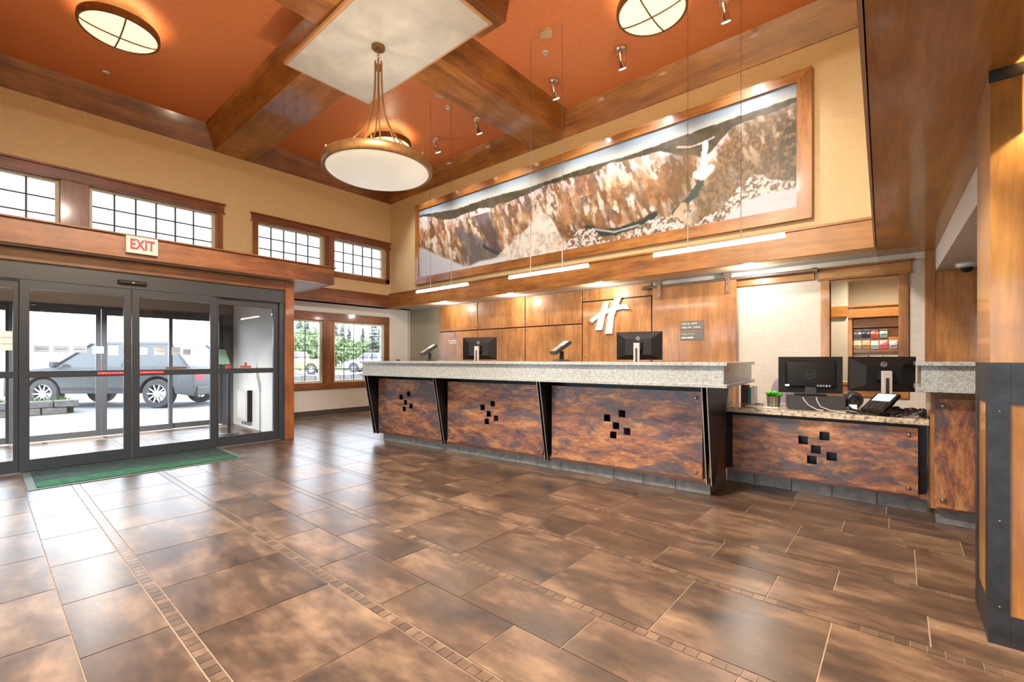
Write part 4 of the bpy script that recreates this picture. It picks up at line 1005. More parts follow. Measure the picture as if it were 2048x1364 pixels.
ld = thing('low_desk', 'low accessible desk section clad in a rust patina panel', 'desk', (-0.55, 5.0, 0))
B(-1.31, 0.16, 4.79, 5.25, 0.12, 0.695).build('carcass', BLKF, ld)
B(-1.28, 0.16, 4.72, 4.79, 0.12, 0.15).build('bottom_rail', DWX, ld)
for i in range(5): B(max(-1.30, 0.16-0.305*(i+1)+0.004), 0.16-0.305*i, 4.80, 4.825, 0.001, BH).build('base_tile', BASET, ld, 0.0015)
B(-1.22, 0.14, 4.826, 5.25, 0.001, 0.12).build('plinth', DGREY, ld)
rust_panel(ld, -1.225, 0.106, 4.70, 0.14, 0.665, squares(-0.555, 0.415, 0.072))
lt = thing('low_countertop', 'beige granite top of the low desk section', 'countertop', (-0.55, 5.0, 0.697))
B(-1.285, 0.168, 4.63, 5.45, 0.697, 0.742).build('slab', GRANB, lt, 0.005, 2)

pd = thing('end_pedestal', 'wood end pedestal with a rust panel beside the column', 'desk', (0.5, 4.9, 0))
B(0.17, 0.92, 4.50, 5.35, 0.115, 0.965).build('carcass', WZ, pd)
for i in range(3): B(0.20+i*0.245 if i else 0.20, (0.20+(i+1)*0.245)-0.004, 4.535, 4.56, 0.001, 0.115).build('base_tile', BASET, pd, 0.0015)
for i in range(2): B(0.20, 0.222, 4.564+i*0.305, 4.865+i*0.305, 0.001, 0.115).build('base_tile', BASET, pd, 0.0015)
B(0.225, 0.90, 4.56, 5.3, 0.001, 0.115).build('plinth', DGREY, pd)
p = MB().plate(0.188, 0.90, 0.135, 0.915, 4.47, 4.478, [], fY).build('rust_panel', RUSTZ, pd)
for bx in (0.235, 0.85):
    for bz in (0.19, 0.865): bolt(p, bx, 4.47, bz, 1.35)
pt = thing('pedestal_countertop', 'thick pale granite ledge on the end pedestal', 'countertop', (0.5, 4.9, 0.963))
B(0.085, 0.95, 4.36, 5.4, 1.150, 1.180).build('top_slab', GRAN, pt, 0.003)
B(0.115, 0.93, 4.39, 5.38, 0.995, 1.150).build('apron', GRAN, pt)
B(0.085, 0.95, 4.36, 5.4, 0.963, 0.995).build('lower_slab', GRAN, pt, 0.003)

# ================================================================== EQUIPMENT
def ring(mb, c, r, w, y0, y1, n=28):
    a = [(c[0]+r*math.cos(t), c[1]+r*math.sin(t)) for t in np.linspace(0, 2*math.pi, n, endpoint=False)]
    b = [(c[0]+(r-w)*math.cos(t), c[1]+(r-w)*math.sin(t)) for t in np.linspace(0, 2*math.pi, n, endpoint=False)]
    vs = [(x, y0, z) for x, z in a]+[(x, y0, z) for x, z in b]+[(x, y1, z) for x, z in a]+[(x, y1, z) for x, z in b]
    fs = []
    for i in range(n):
        j = (i+1) % n
        fs += [(i, j, n+j, n+i), (2*n+i, 3*n+i, 3*n+j, 2*n+j), (i, 2*n+i, 2*n+j, j), (n+i, n+j, 3*n+j, 3*n+i)]
    return mb.add(vs, fs)
def monitor(label, loc, rz, w, h, zc, style, tilt=0.0):
    """seen from behind: its back faces -y; zc is the screen centre height above the base"""
    m = thing('computer_monitor', label, 'monitor', (0, 0, 0), group='computer monitors seen from behind')
    def pt(x, y, z): return (x, y+(z-zc)*tilt, z)
    def hx(x0, x1, y0, y1, z0, z1, ins=(0, 0, 0, 0)):   # ins: how far the -y face is drawn in (left, right, bottom, top)
        l, r, b, t = ins
        return MB().add([pt(x0+l, y0, z0+b), pt(x1-r, y0, z0+b), pt(x1-r, y0, z1-t), pt(x0+l, y0, z1-t), pt(x0, y1, z0), pt(x1, y1, z0), pt(x1, y1, z1), pt(x0, y1, z1)],
                        [(0, 1, 2, 3), (7, 6, 5, 4), (0, 4, 5, 1), (1, 5, 6, 2), (2, 6, 7, 3), (3, 7, 4, 0)])
    z0, z1 = zc-h/2, zc+h/2
    hx(-w/2, w/2, -0.008, 0.012, z0, z1).build('bezel', BLKP, m, 0.003)
    MB().add([pt(-w/2+0.012, 0.0125, z0+0.015), pt(w/2-0.012, 0.0125, z0+0.015), pt(w/2-0.012, 0.0125, z1-0.012), pt(-w/2+0.012, 0.0125, z1-0.012)], [(0, 1, 2, 3)]).build('screen', emit('lit_screen', (0.75, 0.85, 1.0), 0.6, (0.02, 0.02, 0.02)) if 'lit_screen' not in MATS else MATS['lit_screen'], m)
    if style == 'round':
        bk = hx(-w/2+0.05, w/2-0.05, -0.045, -0.008, z0+0.05, z1-0.035, (0.018, 0.018, 0.012, 0.018)).build('rear_shell', BLKP, m, 0.008, 3, True)
        B(-0.03, 0.03, -0.048, -0.045, z1-0.075, z1-0.07).build('vent_slot', DGREY, m)
        for k in range(5): B(0.05+0.022*k, 0.064+0.022*k, -0.048, -0.044, z0+0.062, z0+0.078).build('port', LGREY if k % 2 else STEEL, m)
        B(-0.20, -0.165, -0.0475, -0.045, z0+0.062, z0+0.08).build('rating_label', PAPER, m)
        neck = MB().hexa([(-0.05, -0.06, 0.0), (0.05, -0.06, 0.0), (0.05, -0.03, 0.0), (-0.05, -0.03, 0.0)], [(-0.04, -0.055, zc-h/2+0.06), (0.04, -0.055, zc-h/2+0.06), (0.04, -0.045, zc-h/2+0.06), (-0.04, -0.045, zc-h/2+0.06)]).build('neck', DGREY, m)
        B(-0.12, 0.12, -0.10, 0.08, 0.0, 0.012).build('foot', BLKP, m, 0.004)
        yl = -0.0455
    else:
        hx(-w/2+0.006, w/2-0.006, -0.055, -0.008, z0+0.008, z1-0.008, (0.11, 0.11, 0.05, 0.075)).build('rear_shell', BLKP, m)
        MB().box(-0.035, 0.035, -0.135, -0.10, 0.012, zc+0.03).build('stand_column', LGREY, m, 0.006, 2)
        B(-0.012, 0.012, -0.1365, -0.135, 0.06, zc-0.03).build('cable_slot', DGREY, m)
        B(-0.05, 0.05, -0.10, -0.05, zc-0.05, zc+0.04).build('mount_block', BLKP, m, 0.004)
        B(-0.12, 0.12, -0.145, 0.06, 0.0, 0.014).build('foot', LGREY, m, 0.004)
        yl = -0.056
    lg = MB(); zz = zc+(0.01 if style == 'round' else 0.085); r = 0.045 if style == 'round' else 0.022
    yy = yl+(zz-zc)*tilt
    ring(lg, (0, zz), r, r*0.14, yy-0.001, yy)
    lgo = lg.build('maker_badge', DGREY if style == 'round' else LGREY, m)
    text_mb('hp', r*1.35, 0.001, lambda a, u, t: (a, yy-0.001-t, zz+u)).build('badge_lettering', DGREY if style == 'round' else LGREY, lgo)
    m.location = loc; m.rotation_euler = (0, 0, rz)
    return m
monitor('black monitor with a silver stand behind the desk near the emblem', (-2.33, 5.02, 0.755), math.radians(12), 0.53, 0.33, 0.60, 'facet')
monitor('black monitor with a silver stand behind the far end of the desk', (-4.72, 4.78, 0.755), math.radians(24), 0.53, 0.33, 0.60, 'facet')
monitor('black monitor with a raised rounded back on the cash drawer', (-0.635, 4.98, 0.868), math.radians(14), 0.50, 0.335, 0.185, 'round')
monitor('black monitor with a silver stand at the pedestal end of the low desk', (-0.125, 5.05, 0.745), math.radians(20), 0.475, 0.30, 0.325, 'facet', -0.05)

def pay_terminal(label, loc, rz):
    t = thing('card_terminal', label, 'card terminal', (0, 0, 0), group='card terminals on the reception ledge')
    MB().hexa([(-0.06, -0.07, 0.0), (0.06, -0.07, 0.0), (0.06, 0.07, 0.0), (-0.06, 0.07, 0.0)], [(-0.035, -0.045, 0.018), (0.035, -0.045, 0.018), (0.035, 0.045, 0.018), (-0.035, 0.045, 0.018)]).build('foot', DGREY, t)
    MB().cyl((0, 0, 0.015), (0, 0.005, 0.09), 0.022, 0.018, 14).build('neck', BLKP, t, smooth=True)
    # tilted head: u along its length (rising to the back), faces the guest at -y
    def f(a, b, c): return (a, -0.085+b*0.85+0.0-c*0.52, 0.055+b*0.52+c*0.85)
    hd = MB().add([f(x, y, z) for z in (0, 0.035) for y in (0, 0.2) for x in (-0.045, 0.045)], [(0, 2, 3, 1), (4, 5, 7, 6), (0, 1, 5, 4), (2, 6, 7, 3), (0, 4, 6, 2), (1, 3, 7, 5)]).build('head', BRONZE if False else DGREY, t, 0.006, 2)
    MB().add([f(x, y, z) for z in (0.0352, 0.0365) for y in (0.105, 0.185) for x in (-0.036, 0.036)], [(0, 2, 3, 1), (4, 5, 7, 6), (0, 1, 5, 4), (2, 6, 7, 3), (0, 4, 6, 2), (1, 3, 7, 5)]).build('screen', emit('pale_terminal_screen', (0.9, 0.85, 0.7), 0.35, (0.6, 0.55, 0.45)) if 'pale_terminal_screen' not in MATS else MATS['pale_terminal_screen'], hd)
    for i in range(3):
        for j in range(4):
            MB().add([f(-0.03+i*0.022+dx, 0.015+j*0.02+dy, z) for z in (0.0352, 0.038) for dy in (0, 0.013) for dx in (0, 0.016)], [(0, 2, 3, 1), (4, 5, 7, 6), (0, 1, 5, 4), (2, 6, 7, 3), (0, 4, 6, 2), (1, 3, 7, 5)]).build('key', LGREY, hd)
    t.location = loc; t.rotation_euler = (0, 0, rz); t.scale = (1.25, 1.25, 1.25)
    return t
pay_terminal('card terminal on a stand at the far end of the granite ledge', (-4.98, 4.22-0.17, 1.1735), math.radians(-14))
pay_terminal('card terminal on a stand on the granite ledge below the emblem', (-2.86, 4.19, 1.1735), math.radians(-20))
k = thing('small_black_clip', 'tiny black object at the far tip of the granite ledge', 'clip', (-5.62, 3.98, 1.1735))
B(-5.66, -5.58, 3.965, 3.995, 1.1735, 1.185).build('body', BLKP, k, 0.003)
B(-5.64, -5.60, 3.97, 3.99, 1.185, 1.192).build('lever', BLKP, k, 0.002)

cd = thing('cash_drawer', 'dark grey metal cash drawer under the rounded monitor', 'cash drawer', (-0.60, 4.98, 0.742))
def R12(x, y, a=math.radians(12), c=(-0.60, 4.98)): return (c[0]+x*math.cos(a)-y*math.sin(a), c[1]+x*math.sin(a)+y*math.cos(a))
MB().prism([R12(-0.215, -0.16), R12(0.215, -0.16), R12(0.215, 0.19), R12(-0.215, 0.19)], 2, 0.744, 0.867).build('case', DGREY, cd, 0.004)
MB().prism([R12(-0.205, 0.19), R12(0.205, 0.19), R12(0.205, 0.197), R12(-0.205, 0.197)], 2, 0.75, 0.85).build('drawer_front', BLKP, cd)
for sx, pts in ((1, [(-0.10, -0.17, 0.855), (-0.09, -0.185, 0.83), (-0.06, -0.19, 0.79), (0.0, -0.2, 0.755), (0.05, -0.21, 0.748)]), (2, [(0.0, -0.17, 0.862), (0.005, -0.185, 0.83), (0.03, -0.19, 0.78), (0.10, -0.2, 0.752), (0.17, -0.21, 0.748), (0.25, -0.17, 0.748)])):
    MB().tube([(*R12(p[0], p[1]), p[2]) for p in pts], 0.005, 6).build('cable', LGREY, cd, smooth=True)
pl = thing('potted_plant', 'small bright green plant in a wire mesh cup on the low desk', 'plant', (-0.93, 4.98, 0.742))
MB().lathe([(0, 0.0), (0.05, 0.0), (0.056, 0.10), (0.053, 0.10), (0.047, 0.006), (0, 0.006)], (-0.93, 4.98, 0.7425), 24).build('cup', plain('woven_taupe_cup', (0.20, 0.16, 0.12), 0.6, var=0.5), pl, smooth=True)
for i in range(12):
    a = 2*math.pi*i/12
    MB().cyl((-0.93+0.051*math.cos(a), 4.98+0.051*math.sin(a), 0.743), (-0.93+0.0572*math.cos(a), 4.98+0.0572*math.sin(a), 0.843), 0.0018, n=5).build('wire', BLKP, pl)
LEAFM = plain('bright_green_leaf', (0.10, 0.55, 0.035), 0.5, var=0.3)
lv = MB()
for i in range(9):
    a = random.random()*6.28; r = 0.045*math.sqrt(random.random()); c = Vector((-0.93+r*math.cos(a)*1.25, 4.98+r*math.sin(a)*1.25, 0.862+random.uniform(-0.01, 0.012)))
    MB().lathe([(0.024*math.sin(t)+0.0, -0.02*math.cos(t)) for t in np.linspace(0.05, math.pi-0.05, 6)], c, 8).build('leaf_cluster', LEAFM, pl, smooth=True)
for i in range(16):
    a = 6.28*i/16+0.2; r = 0.035+0.03*(i % 3)/2
    b = Vector((-0.93+0.02*math.cos(a), 4.98+0.02*math.sin(a), 0.845)); tip = Vector((-0.93+(r+0.02)*math.cos(a), 4.98+(r+0.02)*math.sin(a), 0.875+0.008*(i % 2)))
    sd = Vector((-math.sin(a), math.cos(a), 0))*0.012; md = (b+tip)/2+Vector((0, 0, 0.012))
    MB().add([b, md+sd, tip, md-sd, md+Vector((0, 0, -0.004))], [(0, 1, 2, 4), (0, 4, 2, 3), (0, 3, 2, 1)]).build('leaf', LEAFM, pl)
ba = thing('round_speaker', 'black ball shaped desktop speaker between the two low desk monitors', 'speaker', (-0.335, 5.20, 0.742))
MB().lathe([(0.085*math.sin(t), 0.083-0.083*math.cos(t)) for t in np.linspace(0.25, math.pi-0.01, 16)], (-0.335, 5.20, 0.742), 28).build('shell', DGREY, ba, smooth=True)
placed('speaker_cone', MB().lathe([(0, 0.012), (0.03, 0.0), (0.04, 0.006), (0.044, 0.0), (0.044, -0.008)], n=20), BLKP, ba, (-0.31, 5.126, 0.83), (math.radians(98), 0, math.radians(18)))
ph = thing('payment_keypad', 'black payment keypad with a pale lit screen on the low desk', 'card terminal', (-0.115, 4.765, 0.742))
def kf(a, b, c, rz=math.radians(-28)):
    x, y, z = a, -0.11+b*0.86-c*0.5, 0.025+b*0.5+c*0.86
    return (-0.115+x*math.cos(rz)-y*math.sin(rz), 4.765+x*math.sin(rz)+y*math.cos(rz), 0.742+z)
def kbox(x0, x1, y0, y1, z0, z1): return MB().add([kf(x, y, z) for z in (z0, z1) for y in (y0, y1) for x in (x0, x1)], [(0, 2, 3, 1), (4, 5, 7, 6), (0, 1, 5, 4), (2, 6, 7, 3), (0, 4, 6, 2), (1, 3, 7, 5)])
hd = kbox(-0.085, 0.085, 0, 0.25, 0, 0.03).build('head', BLKP, ph, 0.006, 2)
kbox(-0.065, 0.065, 0.13, 0.235, 0.0302, 0.0325).build('screen', emit('aqua_keypad_screen', (0.55, 0.85, 0.85), 0.15, (0.4, 0.6, 0.6)), hd)
for i in range(4):
    for j in range(4): kbox(-0.062+i*0.033, -0.036+i*0.033, 0.012+j*0.027, 0.032+j*0.027, 0.0302, 0.035).build('key', DGREY, hd)
MB().add([kf(x, y, z) for z in (-0.05, 0.0) for y in (0.16, 0.22) for x in (-0.04, 0.04)], [(0, 2, 3, 1), (4, 5, 7, 6), (0, 1, 5, 4), (2, 6, 7, 3), (0, 4, 6, 2), (1, 3, 7, 5)]).build('prop_leg', BLKP, ph)
kbox(-0.045, 0.045, 0.01, 0.05, -0.022, 0.0).build('front_foot', BLKP, ph)
rr = random.Random(3)
def cable(i, label, x0, x1, y0, y1, mat, r=0.0045, n=6, zc=0.03):
    pts = []; c = Vector((rr.uniform(x0, x1), rr.uniform(y0, y1), 0.748)); a = rr.uniform(0, 6.28)
    P = [c]
    for k in range(n*2):
        a += rr.uniform(-1.3, 1.3); c = c+Vector((math.cos(a)*0.05, math.sin(a)*0.035, 0))
        c.x = min(max(c.x, x0), x1); c.y = min(max(c.y, y0), y1); P.append(Vector((c.x, c.y, 0.748+rr.random()*zc)))
    for i_ in range(len(P)-1):
        for t in (0, 0.33, 0.66):
            p0 = P[max(i_-1, 0)]; p1 = P[i_]; p2 = P[i_+1]; p3 = P[min(i_+2, len(P)-1)]
            q_ = 0.5*((2*p1)+(p2-p0)*t+(2*p0-5*p1+4*p2-p3)*t*t+(3*p1-p0-3*p2+p3)*t**3); q_.z = max(q_.z, 0.748); pts.append(q_)
    o = MB().tube(pts, r, 6).build('cable', mat, None, smooth=True)
    tag(o, label, 'cable', 'cables lying on the low desk'); return o
for i in range(16): cable(i, 'black cable in the heap beside the payment keypad', -0.05, 0.15, 4.66, 4.90, BLKP, 0.005, 7, 0.06)
for i in range(4): cable(i, 'loose black cable trailing between cash drawer and keypad', -0.34, -0.06, 4.69, 4.88, BLKP, 0.0045, 6, 0.012)
cable(9, 'loose pale cable trailing across the low desk', -0.40, 0.0, 4.68, 4.95, LGREY, 0.004, 6, 0.012)
cable(10, 'thin black cable beside the plant cup', -1.1, -0.86, 5.03, 5.10, BLKP, 0.004, 4, 0.004)
hb = thing('handset', 'black barcode scanner handset lying by the speaker', 'scanner', (-0.28, 4.83, 0.742))
MB().tube([(-0.33, 4.87, 0.765), (-0.30, 4.845, 0.760), (-0.26, 4.81, 0.756), (-0.22, 4.78, 0.755)], [0.016, 0.014, 0.013, 0.016], 10).build('grip', BLKP, hb, smooth=True)
MB().cyl((-0.345, 4.882, 0.768), (-0.325, 4.867, 0.765), 0.022, 0.018, 12).build('reading_head', DGREY, hb, smooth=True)
for i, (x, y, s_, lb) in enumerate(((-1.04, 4.85, 0.0, 'loose white paper nearest the desk end on the low counter'), (-0.96, 4.80, 0.25, 'loose white paper slip in front of the plant cup'))):
    o = MB().prism([(x+a*math.cos(s_)-b*math.sin(s_), y+a*math.sin(s_)+b*math.cos(s_)) for a, b in ((-0.1, -0.06), (0.1, -0.06), (0.1, 0.06), (-0.1, 0.06))], 2, 0.7425+i*0.001, 0.7433+i*0.001).build('loose_paper', PAPER)
    tag(o, lb, 'paper', 'loose papers on the low counter')
bx = thing('brochure_box', 'brown and teal brochure box behind the granite ledge end', 'box', (-1.19, 5.2, 0.742))
B(-1.26, -1.20, 5.14, 5.26, 0.743, 0.93).build('brown_folder', plain('brown_card', (0.13, 0.06, 0.03), 0.6), bx)
B(-1.195, -1.17, 5.14, 5.26, 0.743, 0.90).build('teal_folder', plain('teal_card', (0.04, 0.26, 0.24), 0.6), bx)
B(-1.165, -1.13, 5.14, 5.26, 0.743, 0.92).build('white_folder', PAPER, bx)
nt_ = thing('sticky_note_stand', 'small white card with a tan object beside the ball speaker', 'card', (-0.44, 5.15, 0.742))
MB().hexa([(-0.345, 4.95, 0.743), (-0.285, 4.935, 0.743), (-0.285, 4.945, 0.743), (-0.345, 4.96, 0.743)], [(-0.345, 4.975, 0.80), (-0.285, 4.96, 0.80), (-0.285, 4.965, 0.80), (-0.345, 4.98, 0.80)]).build('card', PAPER, nt_)
B(-0.41, -0.36, 5.28, 5.32, 0.743, 0.85).build('tan_carton', plain('tan_card', (0.5, 0.27, 0.12), 0.6), nt_)
# office chair behind the low desk
oc = thing('office_chair', 'purple grey upholstered office chair behind the low desk', 'chair', (-0.84, 5.95, 0))
PUR = plain('purple_grey_fabric', (0.26, 0.21, 0.26), 0.8, var=0.15)
B(-1.09, -0.59, 5.72, 6.20, 0.42, 0.52).build('seat', PUR, oc, 0.04, 3, True)
bkp = [(-0.84+0.25*math.copysign(abs(math.cos(t))**0.6, math.cos(t)), 0.73+0.29*math.copysign(abs(math.sin(t))**0.6, math.sin(t))) for t in np.linspace(0, 2*math.pi, 28, endpoint=False)]
MB().prism(bkp, 1, 5.66, 5.73).build('backrest', PUR, oc, 0.015, 2, True)
MB().cyl((-0.84, 5.96, 0.12), (-0.84, 5.96, 0.42), 0.03, n=14).build('gas_lift', BLKP, oc, smooth=True)
B(-0.86, -0.82, 5.70, 5.96, 0.40, 0.43).build('back_bar', BLKP, oc)
for i in range(5):
    a = 2*math.pi*i/5
    lg = MB().cyl((-0.84, 5.96, 0.12), (-0.84+0.28*math.cos(a), 5.96+0.28*math.sin(a), 0.075), 0.022, 0.016, 8).build('leg', BLKP, oc, smooth=True)
    MB().cyl((-0.84+0.28*math.cos(a)-0.012*math.sin(a), 5.96+0.28*math.sin(a)+0.012*math.cos(a), 0.032), (-0.84+0.28*math.cos(a)+0.012*math.sin(a), 5.96+0.28*math.sin(a)-0.012*math.cos(a), 0.032), 0.03, n=12).build('castor', BLKP, lg, smooth=True)

# ================================================================== SNACK SHELVES beyond the pass-through
sh = thing('snack_display', 'wood slatted snack display seen through the pass-through opening', 'shelf', (0.1, 8.5, 0))
OAK = wood('honey_oak_x', 0, (0.34, 0.13, 0.025), (0.52, 0.23, 0.05), (0.62, 0.31, 0.08), 0.36)
OAKZ = wood('honey_oak_z', 2, (0.34, 0.13, 0.025), (0.52, 0.23, 0.05), (0.62, 0.31, 0.08), 0.36)
B(-0.58, -0.535, 8.30, 8.545, 0.0, 1.80).build('side_panel', OAKZ, sh)
B(0.62, 0.69, 8.30, 8.545, 0.0, 1.80).build('side_panel', OAKZ, sh)
B(-0.58, 0.69, 8.27, 8.545, 1.80, 1.95).build('crown_board', OAK, sh, 0.004)
B(-0.58, 0.71, 8.24, 8.545, 1.95, 1.975).build('crown_cap', OAK, sh, 0.004)
B(-0.535, 0.62, 8.42, 8.545, 1.66, 1.795).build('valance_board', OAK, sh, 0.003)
for i in range(9): B(-0.535, 0.62, 8.50, 8.545, 0.55+i*0.123, 0.55+i*0.123+0.113).build('slat', OAK, sh)
B(-0.535, 0.62, 8.535, 8.547, 0.3, 1.66).build('slat_backing', BLKP, sh)
B(-0.535, 0.62, 8.46, 8.50, 1.315, 1.332).build('shelf_rail', DWX, sh)
o = B(-2.6, -0.58, 8.17, 8.22, 1.82, 1.97).build('trim_17', OAK); struct(o, 'honey oak rail on the pale pantry pier', 'trim')
cols = [(0.16, 0.19, 0.30), (0.05, 0.07, 0.12), (0.72, 0.14, 0.11), (0.35, 0.60, 0.66), (0.66, 0.55, 0.32), (0.52, 0.33, 0.14), (0.40, 0.52, 0.66), (0.72, 0.12, 0.24), (0.36, 0.42, 0.62)]
nm = ['blue grey', 'black and white', 'red', 'aqua', 'cream', 'tan', 'pale blue', 'pink', 'periwinkle']
pos = [(-0.479, 1.565), (-0.379, 1.565), (-0.279, 1.56), (-0.181, 1.565), (-0.479, 1.404), (-0.379, 1.404), (-0.279, 1.40), (-0.181, 1.404), (-0.073, 1.40)]
for (x, z), c, n_ in zip(pos, cols, nm):
    b = thing('snack_bag', '%s snack bag hanging on the snack display' % n_, 'snack bag', (x, 8.44, z-0.055), group='snack bags on the display')
    mt_ = plain('snack_'+n_.replace(' ', '_'), c, 0.35)
    MB().add([(x-0.042, 8.455, z-0.055), (x+0.042, 8.455, z-0.055), (x+0.045, 8.43, z), (x-0.045, 8.43, z), (x+0.042, 8.455, z+0.055), (x-0.042, 8.455, z+0.055), (x, 8.42, z), (x-0.045, 8.47, z), (x+0.045, 8.47, z), (x, 8.48, z-0.05), (x, 8.48, z+0.05)],
             [(0, 1, 2, 6), (0, 6, 3), (6, 2, 4), (3, 6, 4, 5), (0, 3, 7), (3, 5, 7), (1, 8, 2), (2, 8, 4), (7, 9, 0), (9, 1, 0), (9, 8, 1), (7, 10, 9), (10, 8, 9), (7, 5, 10), (5, 4, 10), (4, 8, 10)]).build('pouch', mt_, b)
    B(x-0.043, x+0.043, 8.452, 8.456, z+0.052, z+0.07).build('header_seal', WPLAST, b)
    MB().cyl((x, 8.44, z+0.062), (x, 8.52, z+0.062), 0.003, n=6).build('hook', CHROME, b)
for x, lb in ((-0.43, 'white wire basket leftmost on the snack shelf'), (-0.263, 'white wire basket second on the snack shelf'), (-0.10, 'white wire basket third on the snack shelf')):
    b = thing('snack_basket', lb, 'basket', (x, 8.38, 1.14), group='baskets under the snack bags')
    MB().hexa([(x-0.06, 8.34, 1.165), (x+0.06, 8.34, 1.165), (x+0.06, 8.46, 1.165), (x-0.06, 8.46, 1.165)], [(x-0.08, 8.31, 1.26), (x+0.08, 8.31, 1.26), (x+0.08, 8.48, 1.26), (x-0.08, 8.48, 1.26)]).build('bowl', WPLAST, b)
    MB().tube([(x-0.082, 8.31, 1.262), (x+0.082, 8.31, 1.262), (x+0.082, 8.48, 1.262), (x-0.082, 8.48, 1.262), (x-0.082, 8.31, 1.262)], 0.005, 5).build('rim_wire', BLKP, b)
B(-0.535, 0.62, 8.28, 8.50, 1.14, 1.162).build('shelf_board', DWX, sh)
B(-0.535, 0.62, 8.30, 8.50, 0.60, 0.622).build('shelf_board', DWX, sh)

# ================================================================== OUTSIDE
CONC = plain('pale_concrete', (0.34, 0.34, 0.34), 0.8, var=0.12)
ASPH = plain('glare_pale_asphalt', (0.26, 0.26, 0.26), 0.85, var=0.12)  # walkway and lot colours lightened to imitate outdoor glare
LAWN = plain('lawn_green', (0.07, 0.12, 0.03), 0.9, var=0.35)
o = B(-13.2, -9.52, -12, 14, -0.14, -0.02).build('pavement', CONC); struct(o, 'pale concrete walkway outside the entrance', 'pavement')
o = B(-80, -13.2, -60, 70, -0.2, -0.05).build('ground', ASPH); struct(o, 'parking lot outside, paled to imitate glare', 'ground')
o = B(-13.2, 30, -60, -4.8, -0.2, -0.03).build('ground_lounge_side', LAWN); struct(o, 'lawn outside the added lounge windows', 'ground')
o = B(-80, 20, 26, 75, -0.21, -0.04).build('ground_verge', LAWN); struct(o, 'green verge behind the parked vehicles', 'ground')
# stone planter kerb with grass
kb = thing('stone_planter', 'low pale stone planter with grass outside the doors', 'planter', (-14.9, -0.5, -0.05))
STONE = plain('pale_kerb_stone', (0.14, 0.13, 0.12), 0.8, var=0.3)
for c_ in range(2):
    for i in range(9):
        y0 = -2.5+0.42*i+(0.2 if c_ else 0)
        B(-14.72+0.01*((i*7+c_) % 3), -14.45+0.012*((i*5+c_) % 3), y0, y0+0.40, -0.05+0.16*c_, 0.10+0.16*c_).build('stone', STONE, kb, 0.012)
B(-15.3, -14.72, -2.5, 1.4, -0.05, 0.22).build('soil_bed', LAWN, kb)
gm = MB(); r_ = random.Random(5)
for i in range(1400):
    x = r_.uniform(-15.2, -14.66); y = r_.uniform(-2.45, 1.35); a = r_.uniform(0, 6.28); h_ = r_.uniform(0.06, 0.16)
    gm.add([(x-0.008*math.cos(a), y-0.008*math.sin(a), 0.21), (x+0.008*math.cos(a), y+0.008*math.sin(a), 0.21), (x+0.03*math.sin(a), y+0.03*math.cos(a), 0.22+h_)], [(0, 1, 2)])
o = gm.build('grass', LAWN, kb); o['kind'] = 'stuff'

TYRE = plain('tyre_rubber', (0.06, 0.06, 0.062), 0.7); RIM = plain('alloy_rim', (0.62, 0.62, 0.63), 0.25, 0.7)
CARG = plain('dark_car_glass', (0.10, 0.105, 0.11), 0.12, 0.0, 0.6)  # glass colour lightened to imitate the haze outdoors
def wheel_parts(par, x, y, r, w):
    t = placed('tyre', MB().lathe([(r*0.66, -w/2), (r*0.93, -w/2), (r, -w/2+0.03), (r, w/2-0.03), (r*0.93, w/2), (r*0.66, w/2), (r*0.60, 0.0), (r*0.66, -w/2)], n=32), TYRE, par, (x, y, r), (math.radians(90), 0, 0))
    s_ = 1 if y < 0 else -1
    rim = placed('rim', MB().lathe([(r*0.66, 0.0), (r*0.62, 0.03), (r*0.60, 0.0), (r*0.60, -0.06), (r*0.66, -0.06), (r*0.66, 0.0)], n=28), RIM, t, (0, 0, 0))
    rim.location = (0, 0, s_*(w/2-0.01)); rim.rotation_euler = (0 if s_ > 0 else math.pi, 0, 0)
    for k_ in range(10):
        a = 2*math.pi*k_/10
        sp = MB().hexa([(r*0.08, -0.022, -0.03), (r*0.62, -0.014, -0.03), (r*0.62, 0.014, -0.03), (r*0.08, 0.022, -0.03)], [(r*0.08, -0.022, 0.005), (r*0.62, -0.014, 0.012), (r*0.62, 0.014, 0.012), (r*0.08, 0.022, 0.005)])
        q_ = placed('spoke', sp, RIM, t, (0, 0, 0), smooth=False); q_.location = (0, 0, s_*(w/2-0.01)); q_.rotation_euler = (0 if s_ > 0 else math.pi, 0, a)
    h_ = placed('hub_cap', MB().lathe([(0, 0.02), (r*0.12, 0.015), (r*0.15, -0.03)], n=16), RIM, t, (0, 0, 0)); h_.location = (0, 0, s_*(w/2-0.01)); h_.rotation_euler = (0 if s_ > 0 else math.pi, 0, 0)
